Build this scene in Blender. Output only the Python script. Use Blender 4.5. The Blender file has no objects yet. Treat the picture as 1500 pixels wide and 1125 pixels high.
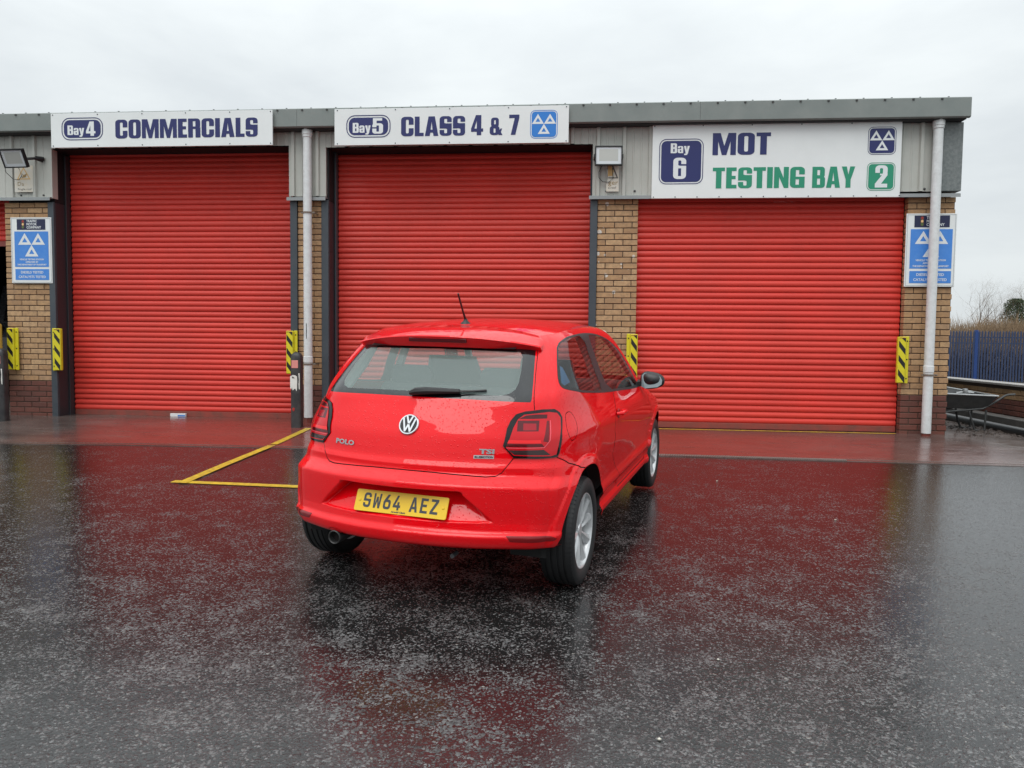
import bpy, math, random
import numpy as np
from mathutils import Vector, Matrix
from mathutils.geometry import delaunay_2d_cdt
random.seed(7); rng = np.random.default_rng(7)
scene = bpy.context.scene
C = scene.collection
# ---------------------------------------------------------------- camera
cam = bpy.data.cameras.new('camera'); camo = bpy.data.objects.new('camera', cam); C.objects.link(camo)
RT = Vector((.99582992, .09058750, .01080389)); UPV = Vector((-.01580261, .05464685, .99838069)); FW = Vector((-.08985042, .99438807, -.05585048))
mw = Matrix((( RT.x, UPV.x, -FW.x, 0), (RT.y, UPV.y, -FW.y, -9.9027), (RT.z, UPV.z, -FW.z, 1.115), (0, 0, 0, 1)))
camo.matrix_world = mw
cam.sensor_width = 36; cam.lens = 36 * 1101.684 / 1500; cam.clip_end = 2000; cam.clip_start = .05
scene.camera = camo
# ---------------------------------------------------------------- sky, sun, exposure
w = bpy.data.worlds.new('World'); scene.world = w; w.use_nodes = True
nt = w.node_tree; nt.nodes.clear()
def N(nt, t, **k):
    n = nt.nodes.new(t)
    for a, b in k.items():
        if a == 'inp':
            for i, v in b.items(): n.inputs[i].default_value = v
        else: setattr(n, a, b)
    return n
SUN_EL, SUN_AZ = math.radians(60), math.radians(200)
sky = N(nt, 'ShaderNodeTexSky', sky_type='NISHITA', sun_disc=False, sun_elevation=SUN_EL, sun_rotation=SUN_AZ)
tc = N(nt, 'ShaderNodeTexCoord'); mp = N(nt, 'ShaderNodeMapping', inp={3: (1.0, 1.0, 3.2)})
nz = N(nt, 'ShaderNodeTexNoise', inp={'Scale': 2.1, 'Detail': 7, 'Roughness': .55, 'Distortion': .3})
L = nt.links.new
L(tc.outputs['Generated'], mp.inputs[0]); L(mp.outputs[0], nz.inputs['Vector'])
rp_ = N(nt, 'ShaderNodeValToRGB'); L(nz.outputs['Fac'], rp_.inputs[0])
e = rp_.color_ramp.elements
e[0].position = .36; e[0].color = (.515, .550, .570, 1); e[1].position = .60; e[1].color = (.610, .645, .655, 1)
sx = N(nt, 'ShaderNodeSeparateXYZ'); L(tc.outputs['Generated'], sx.inputs[0])
mz = N(nt, 'ShaderNodeMath', operation='MAXIMUM', inp={1: 0}); L(sx.outputs['Z'], mz.inputs[0]); m2_ = N(nt, 'ShaderNodeMath', operation='POWER', inp={1: 1.7}); L(mz.outputs[0], m2_.inputs[0])
mr = N(nt, 'ShaderNodeMapRange', inp={1: 0.0, 2: 1.0, 3: 1.0, 4: 2.35}); L(m2_.outputs[0], mr.inputs[0])
vm = N(nt, 'ShaderNodeVectorMath', operation='SCALE'); L(rp_.outputs[0], vm.inputs[0]); L(mr.outputs[0], vm.inputs['Scale'])
b1 = N(nt, 'ShaderNodeBackground', inp={'Strength': .96}); L(vm.outputs[0], b1.inputs[0])
b2 = N(nt, 'ShaderNodeBackground', inp={'Strength': .05}); L(sky.outputs[0], b2.inputs[0])
mx = N(nt, 'ShaderNodeMixShader', inp={0: .06}); L(b1.outputs[0], mx.inputs[1]); L(b2.outputs[0], mx.inputs[2])
wo = N(nt, 'ShaderNodeOutputWorld'); L(mx.outputs[0], wo.inputs[0])
sl = bpy.data.lights.new('sun', 'SUN'); so = bpy.data.objects.new('sun', sl); C.objects.link(so)
sl.energy = 1.15; sl.angle = math.radians(45); sl.color = (1, .985, .96)
sd = Vector((math.sin(SUN_AZ) * math.cos(SUN_EL), math.cos(SUN_AZ) * math.cos(SUN_EL), math.sin(SUN_EL)))
so.rotation_euler = sd.to_track_quat('Z', 'Y').to_euler()
vs = scene.view_settings; vs.view_transform = 'Standard'; vs.look = 'None'; vs.exposure = .46; vs.gamma = 1; vs.use_curve_mapping = False
# ---------------------------------------------------------------- materials
MATS = {}
def mat(name, col, rough=.5, metal=0, coat=0, coatr=.03, spec=.5, bump=None, vary=None, rnd=None, emis=None, spots=None, world=False, drops=None):
    """bump=(scale, strength, distance) noise relief; vary=(scale, amount, colour2) mottling; rnd=(colour list) per-object colour"""
    if name in MATS: return MATS[name]
    m = bpy.data.materials.new(name); m.use_nodes = True; nt = m.node_tree; p = nt.nodes['Principled BSDF']; L = nt.links.new
    p.inputs['Base Color'].default_value = (*col, 1); p.inputs['Roughness'].default_value = rough; p.inputs['Metallic'].default_value = metal
    p.inputs['Coat Weight'].default_value = coat; p.inputs['Coat Roughness'].default_value = coatr; p.inputs['Specular IOR Level'].default_value = spec
    geo = N(nt, 'ShaderNodeNewGeometry'); tc = N(nt, 'ShaderNodeTexCoord')
    co = geo.outputs['Position'] if world else tc.outputs['Object']
    cur = None
    if rnd:
        oi = N(nt, 'ShaderNodeObjectInfo'); r = N(nt, 'ShaderNodeValToRGB'); r.color_ramp.interpolation = 'LINEAR'
        el = r.color_ramp.elements
        for i, c in enumerate(rnd):
            t = i / (len(rnd) - 1)
            q = el[0] if i == 0 else (el[-1] if i == len(rnd) - 1 else el.new(t)); q.position = t; q.color = (*c, 1)
        L(oi.outputs['Random'], r.inputs[0]); cur = r.outputs[0]
    if vary:
        n = N(nt, 'ShaderNodeTexNoise', inp={'Scale': vary[0], 'Detail': 6, 'Roughness': .65}); L(co, n.inputs['Vector'])
        rr = N(nt, 'ShaderNodeMapRange', inp={1: .38, 2: .66, 3: 0, 4: vary[1]}); L(n.outputs['Fac'], rr.inputs[0])
        mi = N(nt, 'ShaderNodeMix', data_type='RGBA'); L(rr.outputs[0], mi.inputs[0])
        if cur: L(cur, mi.inputs[6])
        else: mi.inputs[6].default_value = (*col, 1)
        mi.inputs[7].default_value = (*vary[2], 1); cur = mi.outputs[2]
    if spots:
        v = N(nt, 'ShaderNodeTexVoronoi', inp={'Scale': spots[0]}); L(geo.outputs['Position'], v.inputs['Vector'])
        n = N(nt, 'ShaderNodeTexNoise', inp={'Scale': spots[0] * 3, 'Detail': 3}); L(geo.outputs['Position'], n.inputs['Vector'])
        ad = N(nt, 'ShaderNodeMath', operation='MULTIPLY_ADD', inp={1: .22}); L(n.outputs['Fac'], ad.inputs[0]); L(v.outputs['Distance'], ad.inputs[2])
        sp = N(nt, 'ShaderNodeSeparateColor'); L(v.outputs['Color'], sp.inputs[0])
        th = N(nt, 'ShaderNodeMath', operation='MULTIPLY', inp={1: spots[1]}); L(sp.outputs[0], th.inputs[0])
        lt = N(nt, 'ShaderNodeMath', operation='LESS_THAN'); L(ad.outputs[0], lt.inputs[0]); L(th.outputs[0], lt.inputs[1])
        mi = N(nt, 'ShaderNodeMix', data_type='RGBA'); L(lt.outputs[0], mi.inputs[0]); L(cur, mi.inputs[6]); mi.inputs[7].default_value = (*spots[2], 1); cur = mi.outputs[2]
    if cur: L(cur, p.inputs['Base Color'])
    if bump:
        n = N(nt, 'ShaderNodeTexNoise', inp={'Scale': bump[0], 'Detail': 5, 'Roughness': .6}); L(co, n.inputs['Vector'])
        b = N(nt, 'ShaderNodeBump', inp={'Strength': bump[1], 'Distance': bump[2]}); L(n.outputs['Fac'], b.inputs['Height']); L(b.outputs[0], p.inputs['Normal'])
    if drops:
        # beads of rain: one round bead per cell on some cells
        v = N(nt, 'ShaderNodeTexVoronoi', inp={'Scale': drops[0], 'Randomness': 1.0}); L(co, v.inputs['Vector'])
        sp = N(nt, 'ShaderNodeSeparateColor'); L(v.outputs['Color'], sp.inputs[0])
        pw = N(nt, 'ShaderNodeMath', operation='POWER', inp={1: 1.3}); L(sp.outputs[0], pw.inputs[0])
        rad = N(nt, 'ShaderNodeMath', operation='MULTIPLY', inp={1: drops[1]}); L(pw.outputs[0], rad.inputs[0])
        su = N(nt, 'ShaderNodeMath', operation='SUBTRACT'); L(rad.outputs[0], su.inputs[0]); L(v.outputs['Distance'], su.inputs[1])
        mxx = N(nt, 'ShaderNodeMath', operation='MAXIMUM', inp={1: 0}); L(su.outputs[0], mxx.inputs[0])
        sq = N(nt, 'ShaderNodeMath', operation='SQRT'); L(mxx.outputs[0], sq.inputs[0])
        b = N(nt, 'ShaderNodeBump', inp={'Strength': drops[2], 'Distance': drops[3]}); L(sq.outputs[0], b.inputs['Height'])
        L(b.outputs[0], p.inputs['Normal']); L(b.outputs[0], p.inputs['Coat Normal'])
    if emis: p.inputs['Emission Color'].default_value = (*emis[0], 1); p.inputs['Emission Strength'].default_value = emis[1]
    MATS[name] = m; return m
def flat(n): return n
PAINT = mat('car_red_paint', (.80, .0012, .006), .40, 0, .9, .015, spec=.02, drops=(110, .43, .6, .0045))
BLACKP = mat('black_plastic', (.012, .012, .013), .42)
BLACKG = mat('black_gloss', (.006, .006, .007), .08, coat=.5, drops=(110, .4, .4, .003))
GAPM = mat('dark_gap', (.006, .002, .002), .8)
RUBBER = mat('tyre_rubber', (.014, .014, .015), .55, bump=(60, .3, .002))
ALLOY = mat('alloy_silver', (.66, .67, .68), .30, .45, vary=(30, .2, (.45, .45, .46)))
CHROME = mat('chrome', (.75, .76, .77), .12, 1.0)
SEAT = mat('seat_cloth', (.09, .10, .105), .9, bump=(300, .3, .001))
TRIMG = mat('interior_grey', (.55, .58, .56), .8)
DARKI = mat('interior_dark', (.03, .032, .033), .7)
RED_DOOR = mat('shutter_red', (.68, .050, .036), .38, rnd=[(.70, .052, .038), (.64, .046, .034), (.72, .060, .044), (.66, .050, .036)], vary=(1.3, .45, (.50, .048, .034)), bump=(25, .12, .003), spec=.3, world=True)
RED_RAIL = mat('shutter_rail_dirty', (.30, .055, .04), .5, vary=(6, .8, (.14, .06, .045)), world=True)
STEEL = mat('steel_dark_grey', (.050, .062, .075), .42, vary=(4, .5, (.075, .085, .095)), world=True, bump=(40, .1, .002))
STEEL_IN = mat('steel_inner_dark', (.030, .030, .036), .5)
FASCIA = mat('fascia_grey', (.190, .215, .205), .45, vary=(3.5, .6, (.245, .265, .25)), world=True, bump=(6, .15, .006))
FLASH = mat('flashing_grey', (.255, .275, .28), .4, vary=(5, .5, (.33, .34, .335)), world=True)
CORNERF = mat('corner_flashing_grey', (.13, .15, .15), .5, vary=(28, .9, (.22, .235, .23)), world=True)
CLAD = mat('cladding_grey_beige', (.44, .445, .405), .45, vary=(2.2, .6, (.53, .53, .49)), world=True)
SOFFIT = mat('soffit_dark', (.02, .02, .023), .6)
WHITE = mat('sign_white', (.80, .825, .82), .35, vary=(2.5, .45, (.70, .725, .72)), world=True)
NAVY = mat('sign_navy', (.016, .022, .125), .4)
SKYB = mat('sign_blue', (.025, .20, .62), .35)
MOTB = mat('poster_blue', (.055, .235, .68), .35, vary=(18, .35, (.11, .31, .72)), world=True)
GREEN = mat('sign_green', (.018, .27, .155), .4)
PRINTW = mat('print_white', (.74, .77, .78), .4)
PIPE = mat('downpipe_white', (.72, .74, .745), .42, vary=(16, .55, (.52, .53, .52)), world=True, bump=(30, .15, .003))
BUFF = mat('brick_buff', (.40, .24, .11), .8, rnd=[(.52, .32, .165), (.45, .265, .13), (.57, .37, .20), (.38, .22, .11), (.50, .29, .14), (.43, .27, .155)], vary=(17, .6, (.24, .15, .09)), bump=(90, .6, .004), world=True)
BUFF_S = mat('brick_buff_spattered', (.40, .24, .11), .8, rnd=[(.52, .32, .165), (.45, .265, .13), (.57, .37, .20), (.38, .22, .11)], vary=(17, .6, (.24, .15, .09)), bump=(90, .6, .004), spots=(9, .42, (.62, .58, .52)), world=True)
RBRICK = mat('brick_dark_red', (.15, .05, .035), .7, rnd=[(.150, .046, .032), (.185, .06, .042), (.12, .042, .032), (.165, .055, .040)], vary=(9, .5, (.09, .04, .03)), bump=(90, .5, .004), world=True)
MORT = mat('mortar', (.085, .06, .045), .95, bump=(60, .4, .003), world=True)
YEL = mat('guard_yellow', (.72, .64, .02), .42, vary=(12, .35, (.50, .42, .03)), world=True)
BLK = mat('guard_black', (.012, .012, .012), .5)
BOLM = mat('bollard_black', (.022, .022, .024), .5, vary=(9, .6, (.07, .07, .07)), world=True, bump=(30, .4, .004))
BOLW = mat('bollard_worn_white', (.70, .70, .66), .6)
REFL = mat('reflector_pink', (.72, .28, .25), .3)
GALV = mat('galvanised', (.45, .46, .46), .4, .6)
# ---------------------------------------------------------------- helpers
class MB:
    def __init__(s): s.v = []; s.f = []; s.mi = []; s.mats = []
    def add(s, vs, fs, m=0):
        o = len(s.v); s.v += [tuple(map(float, v)) for v in vs]; s.f += [tuple(i + o for i in f) for f in fs]; s.mi += [m] * len(fs); return s
    def box(s, x0, x1, y0, y1, z0, z1, b=0, M=None):
        if b <= 0:
            vs = [(x, y, z) for x in (x0, x1) for y in (y0, y1) for z in (z0, z1)]
            fs = [(0, 1, 3, 2), (4, 6, 7, 5), (0, 4, 5, 1), (2, 3, 7, 6), (0, 2, 6, 4), (1, 5, 7, 3)]
        else:
            vs = []; idx = {}
            for i, x in enumerate((x0, x1)):
                for j, y in enumerate((y0, y1)):
                    for k, z in enumerate((z0, z1)):
                        sx, sy, sz = (b if i == 0 else -b), (b if j == 0 else -b), (b if k == 0 else -b)
                        for a, pnt in enumerate(((x, y + sy, z + sz), (x + sx, y, z + sz), (x + sx, y + sy, z))):
                            idx[(i, j, k, a)] = len(vs); vs.append(pnt)
            g = lambda i, j, k, a: idx[(i, j, k, a)]
            fs = []
            for i in (0, 1): q = [g(i, 0, 0, 0), g(i, 1, 0, 0), g(i, 1, 1, 0), g(i, 0, 1, 0)]; fs.append(q if i else q[::-1])
            for j in (0, 1): q = [g(0, j, 0, 1), g(1, j, 0, 1), g(1, j, 1, 1), g(0, j, 1, 1)]; fs.append(q[::-1] if j else q)
            for k in (0, 1): q = [g(0, 0, k, 2), g(1, 0, k, 2), g(1, 1, k, 2), g(0, 1, k, 2)]; fs.append(q if k else q[::-1])
            for j in (0, 1):
                for k in (0, 1): q = [g(0, j, k, 1), g(1, j, k, 1), g(1, j, k, 2), g(0, j, k, 2)]; fs.append(q if (j == k) else q[::-1])
            for i in (0, 1):
                for k in (0, 1): q = [g(i, 0, k, 0), g(i, 1, k, 0), g(i, 1, k, 2), g(i, 0, k, 2)]; fs.append(q if (i != k) else q[::-1])
            for i in (0, 1):
                for j in (0, 1): q = [g(i, j, 0, 0), g(i, j, 1, 0), g(i, j, 1, 1), g(i, j, 0, 1)]; fs.append(q if (i == j) else q[::-1])
            for i in (0, 1):
                for j in (0, 1):
                    for k in (0, 1): q = [g(i, j, k, 0), g(i, j, k, 1), g(i, j, k, 2)]; fs.append(q if (i + j + k) % 2 else q[::-1])
        if M is not None: vs = [tuple(M @ Vector(v)) for v in vs]
        return s.add(vs, fs)
    def tube(s, pts, r, n=10, caps=True, rs=None):
        pts = [Vector(p) for p in pts]; rings = []
        up = Vector((0, 0, 1))
        for i, p in enumerate(pts):
            t = (pts[min(i + 1, len(pts) - 1)] - pts[max(i - 1, 0)]).normalized()
            a = t.cross(up if abs(t.z) < .9 else Vector((1, 0, 0))).normalized(); b = t.cross(a)
            if i and (a.dot(pa) < 0): pass
            pa = a; rr = rs[i] if rs else r
            rings.append([p + (a * math.cos(2 * math.pi * k / n) + b * math.sin(2 * math.pi * k / n)) * rr for k in range(n)])
        vs = [v for R_ in rings for v in R_]
        fs = [(i * n + k, i * n + (k + 1) % n, (i + 1) * n + (k + 1) % n, (i + 1) * n + k) for i in range(len(pts) - 1) for k in range(n)]
        if caps: fs += [tuple(range(n))[::-1], tuple((len(pts) - 1) * n + k for k in range(n))]
        return s.add(vs, fs)
    def lathe(s, prof, n=32, axis='z', o=(0, 0, 0)):
        vs = []
        for k in range(n):
            a = 2 * math.pi * k / n
            for r, h in prof:
                c, d = r * math.cos(a), r * math.sin(a)
                vs.append({'z': (o[0] + c, o[1] + d, o[2] + h), 'x': (o[0] + h, o[1] + c, o[2] + d), 'y': (o[0] + d, o[1] + h, o[2] + c)}[axis])
        m = len(prof)
        fs = [(k * m + i, ((k + 1) % n) * m + i, ((k + 1) % n) * m + i + 1, k * m + i + 1) for k in range(n) for i in range(m - 1)]
        return s.add(vs, fs)
    def mesh(s, name, mats, smooth=False, fixn=False):
        me = bpy.data.meshes.new(name); me.from_pydata(s.v, [], s.f)
        for m in (mats if isinstance(mats, (list, tuple)) else [mats]): me.materials.append(m)
        if any(s.mi): me.polygons.foreach_set('material_index', s.mi)
        me.validate()
        if smooth:
            me.polygons.foreach_set('use_smooth', [True] * len(me.polygons))
            if smooth != 'all': me.set_sharp_from_angle(angle=math.radians(35 if smooth is True else smooth))
        if fixn:
            import bmesh
            bm = bmesh.new(); bm.from_mesh(me); bmesh.ops.recalc_face_normals(bm, faces=bm.faces); bm.to_mesh(me); bm.free()
        me.update(); return me
    def build(s, name, mats, parent=None, smooth=False, fixn=False, **k):
        return link(name, s.mesh(name, mats, smooth, fixn), parent, **k)
def link(name, data, parent=None, loc=None, label=None, cat=None, group=None, kind=None):
    o = bpy.data.objects.new(name, data); C.objects.link(o)
    if parent: o.parent = parent
    if loc is not None: o.location = loc
    return tag(o, label, cat, group, kind)
def tag(o, label=None, cat=None, group=None, kind=None):
    if label: o['label'] = label
    if cat: o['category'] = cat
    if group: o['group'] = group
    if kind: o['kind'] = kind
    return o
def empty(name, loc=(0, 0, 0), label=None, cat=None, group=None):
    o = link(name, None, None, loc, label, cat, group); o.empty_display_size = .1; return o
# 2D shapes: union of 'adds' minus 'subs', no overlaps
def rrect(x0, y0, x1, y1, r=0, n=5):
    if r <= 0: return [(x0, y0), (x1, y0), (x1, y1), (x0, y1)]
    r = min(r, (x1 - x0) / 2 - 1e-4, (y1 - y0) / 2 - 1e-4); out = []
    for cx, cy, a in ((x1 - r, y0 + r, -90), (x1 - r, y1 - r, 0), (x0 + r, y1 - r, 90), (x0 + r, y0 + r, 180)):
        for i in range(n + 1):
            t = math.radians(a + 90 * i / n); out.append((cx + r * math.cos(t), cy + r * math.sin(t)))
    return out
def inpoly(P, poly):
    P = np.asarray(P); x, y = P[:, 0], P[:, 1]; ins = np.zeros(len(P), bool); n = len(poly); j = n - 1
    for i in range(n):
        xi, yi = poly[i][:2]; xj, yj = poly[j][:2]
        c = ((yi > y) != (yj > y))
        with np.errstate(divide='ignore', invalid='ignore'):
            c &= x < (xj - xi) * (y - yi) / (yj - yi + 1e-300) + xi
        ins ^= c; j = i
    return ins
def cdt(polys, pts=(), lines=()):
    V = [tuple(p[:2]) for p in pts]; E = []
    for pl in polys:
        o = len(V); V += [tuple(p[:2]) for p in pl]; E += [(o + i, o + (i + 1) % len(pl)) for i in range(len(pl))]
    for pl in lines:
        o = len(V); V += [tuple(p[:2]) for p in pl]; E += [(o + i, o + i + 1) for i in range(len(pl) - 1)]
    r = delaunay_2d_cdt([Vector(v) for v in V], E, [], 0, 1e-6)
    return np.array([tuple(v) for v in r[0]]), [tuple(f) for f in r[2]]
def fill(adds, subs=()):
    V, F = cdt(list(adds) + list(subs)); c = np.array([V[list(f)].mean(0) for f in F])
    k = np.zeros(len(c), bool)
    for a in adds: k |= inpoly(c, a)
    for a in subs: k &= ~inpoly(c, a)
    out = []
    for f, q in zip(F, k):
        if q:
            a, b, d = (V[i] for i in f)
            if (b[0]-a[0])*(d[1]-a[1])-(b[1]-a[1])*(d[0]-a[0]) < 0: f = f[::-1]
            out.append(f)
    return V, out
R4 = lambda a, b, c, d: rrect(a, b, c, d)
GL = {
 'O': (.52, [rrect(0, 0, .52, 1, .17)], [rrect(.2, .15, .32, .85, .05)]),
 'C': (.52, [rrect(0, 0, .52, 1, .17)], [rrect(.2, .15, .32, .85, .05), R4(.26, .41, .54, .59)]),
 'S': (.50, [rrect(0, 0, .5, 1, .16)], [rrect(.19, .64, .31, .87, .04), R4(.25, .63, .52, .70), rrect(.19, .13, .31, .36, .04), R4(-.02, .30, .25, .37)]),
 'G': (.52, [rrect(0, 0, .52, 1, .17), R4(.4, 0, .52, .2)], [R4(.2, .15, .32, .41), R4(.2, .53, .32, .85), R4(.3, .53, .54, .64)]),
 'M': (.72, [[(0, 0), (0, 1), (.24, 1), (.36, .42), (.48, 1), (.72, 1), (.72, 0), (.55, 0), (.55, .62), (.43, 0), (.29, 0), (.17, .62), (.17, 0)]], []),
 'E': (.38, [[(0, 0), (0, 1), (.37, 1), (.37, .83), (.2, .83), (.2, .60), (.34, .60), (.34, .44), (.2, .44), (.2, .17), (.38, .17), (.38, 0)]], []),
 'R': (.52, [R4(0, 0, .2, 1), rrect(0, .45, .51, 1, .15), rrect(.31, 0, .52, .53, .02)], [R4(.2, .58, .31, .86), R4(.2, -.01, .31, .45)]),
 'I': (.2, [R4(0, 0, .2, 1)], []),
 'A': (.56, [[(0, 0), (.15, 1), (.41, 1), (.56, 0), (.36, 0), (.335, .17), (.225, .17), (.20, 0)]], [[(.24, .32), (.32, .32), (.28, .74)]]),
 'L': (.37, [[(0, 0), (0, 1), (.2, 1), (.2, .17), (.37, .17), (.37, 0)]], []),
 'T': (.44, [[(.12, 0), (.12, .83), (0, .83), (0, 1), (.44, 1), (.44, .83), (.32, .83), (.32, 0)]], []),
 'N': (.52, [[(0, 0), (0, 1), (.17, 1), (.34, .48), (.34, 1), (.52, 1), (.52, 0), (.36, 0), (.18, .52), (.18, 0)]], []),
 'Y': (.54, [[(.17, 0), (.17, .38), (0, 1), (.2, 1), (.27, .62), (.34, 1), (.54, 1), (.37, .38), (.37, 0)]], []),
 'B': (.52, [R4(0, 0, .2, 1), rrect(0, .47, .5, 1, .13), rrect(0, 0, .52, .55, .13), R4(0, 0, .2, .2), R4(0, .8, .2, 1)], [R4(.2, .60, .31, .85), R4(.2, .15, .32, .44)]),
 '4': (.52, [[(.24, 0), (.24, .17), (0, .17), (0, .33), (.2, 1), (.43, 1), (.43, .33), (.51, .33), (.51, .17), (.43, .17), (.43, 0)]], [[(.14, .33), (.24, .33), (.24, .74)]]),
 '7': (.42, [[(0, .83), (0, 1), (.42, 1), (.42, .85), (.26, 0), (.07, 0), (.23, .83)]], []),
 '5': (.5, [R4(.03, .42, .2, 1), R4(.03, .84, .46, 1), rrect(0, 0, .5, .67, .15)], [rrect(.19, .13, .31, .53, .03), R4(-.02, .33, .25, .42)]),
 '6': (.52, [rrect(0, 0, .52, 1, .17)], [R4(.2, .14, .32, .50), rrect(.2, .63, .32, .87, .04), R4(.26, .62, .54, .70)]),
 '2': (.48, [rrect(0, .55, .48, 1, .16), [(.28, .62), (.48, .66), (.48, .55), (.24, .17), (.48, .17), (.48, 0), (0, 0), (0, .17), (.28, .58)]], [rrect(.18, .62, .30, .87, .04), R4(-.02, .54, .19, .66)]),
 '&': (.60, [rrect(0, 0, .46, .52, .16), rrect(.06, .44, .42, .98, .14), [(.18, .55), (.34, .55), (.60, 0), (.42, 0)], [(.5, .36), (.58, .36), (.5, .08), (.38, .08)]], [rrect(.18, .13, .27, .38, .03), rrect(.20, .60, .28, .84, .03)]),
 'a': (.44, [rrect(0, 0, .44, .72, .13), R4(.3, 0, .44, .2)], [R4(.18, .12, .27, .30), R4(.18, .42, .27, .60), R4(-.02, .42, .2, .49)]),
 'y': (.47, [[(0, .72), (.19, .72), (.24, .3), (.29, .72), (.47, .72), (.33, -.05), (.25, -.2), (.03, -.2), (.03, -.07), (.13, -.06), (.15, .02)]], []),
}
PL = {
 'S': (.63, [rrect(0, 0, .63, 1, .22)], [rrect(.18, .58, .45, .83, .08), R4(.32, .58, .66, .69), rrect(.18, .17, .45, .42, .08), R4(-.02, .31, .32, .42)]),
 'W': (.68, [[(.06, 0), (.23, 0), (.34, .48), (.45, 0), (.62, 0), (.68, 1), (.52, 1), (.49, .33), (.41, .78), (.27, .78), (.19, .33), (.16, 1), (0, 1)]], []),
 '6': (.63, [rrect(0, 0, .63, .66, .2), [(.0, .38), (.06, .62), (.32, 1), (.52, 1), (.24, .5)]], [rrect(.18, .17, .45, .49, .1)]),
 '4': (.63, [[(.36, 0), (.36, .18), (0, .18), (0, .34), (.28, 1), (.46, 1), (.19, .35), (.36, .35), (.36, .56), (.53, .56), (.53, .35), (.63, .35), (.63, .18), (.53, .18), (.53, 0)]], []),
 'A': (.66, [[(0, 0), (.23, 1), (.43, 1), (.66, 0), (.48, 0), (.44, .2), (.22, .2), (.18, 0)]], [[(.255, .36), (.405, .36), (.33, .74)]]),
 'E': (.58, [[(0, 0), (0, 1), (.57, 1), (.57, .83), (.18, .83), (.18, .59), (.5, .59), (.5, .42), (.18, .42), (.18, .17), (.58, .17), (.58, 0)]], []),
 'Z': (.62, [[(.02, 1), (.61, 1), (.61, .83), (.22, .17), (.62, .17), (.62, 0), (0, 0), (0, .17), (.38, .83), (.02, .83)]], []),
}
def text_mb(txt, x0, y0, h, width=None, table=GL, gap=.05, space=.22, place=None, shear=0):
    """flat lettering in the plane; place maps (u, v) to 3D"""
    tot = sum((table[c][0] + gap) if c != ' ' else space for c in txt) - gap
    kx = (width / (tot * h)) if width else 1.0
    mb = MB(); u = 0
    for c in txt:
        if c == ' ': u += space; continue
        wd, a, s_ = table[c]
        V, F = fill(a, s_)
        mb.add([place(x0 + (u + p[0] + shear * p[1]) * h * kx, y0 + p[1] * h) for p in V], F); u += wd + gap
    return mb
def shape_mb(adds, subs, place):
    V, F = fill(adds, subs); return MB().add([place(p[0], p[1]) for p in V], F)
def small_text(name, txt, x, z, size, m, parent, y, width=None, align='CENTER', bold=.0):
    cu = bpy.data.curves.new(name, 'FONT'); cu.body = txt; cu.size = size; cu.align_x = align; cu.offset = bold; cu.resolution_u = 2
    t = bpy.data.objects.new(name, cu); C.objects.link(t); bpy.context.view_layer.update()
    dg = bpy.context.evaluated_depsgraph_get(); me = bpy.data.meshes.new_from_object(t.evaluated_get(dg))
    wd = t.dimensions.x; bpy.data.objects.remove(t); k = (width / wd) if (width and wd > 0) else 1
    vs = [(x + v.co.x * k, y, z + v.co.y) for v in me.vertices]; fs = [tuple(p.vertices) for p in me.polygons]
    return MB().add(vs, fs).build(name, m, parent)
def ground_z(X, Y): return .0384 * Y - .0065 * (X + .76) * max(0, min(1, -(Y + .5) / 2.5)) if Y < 0 else 0.0
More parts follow.
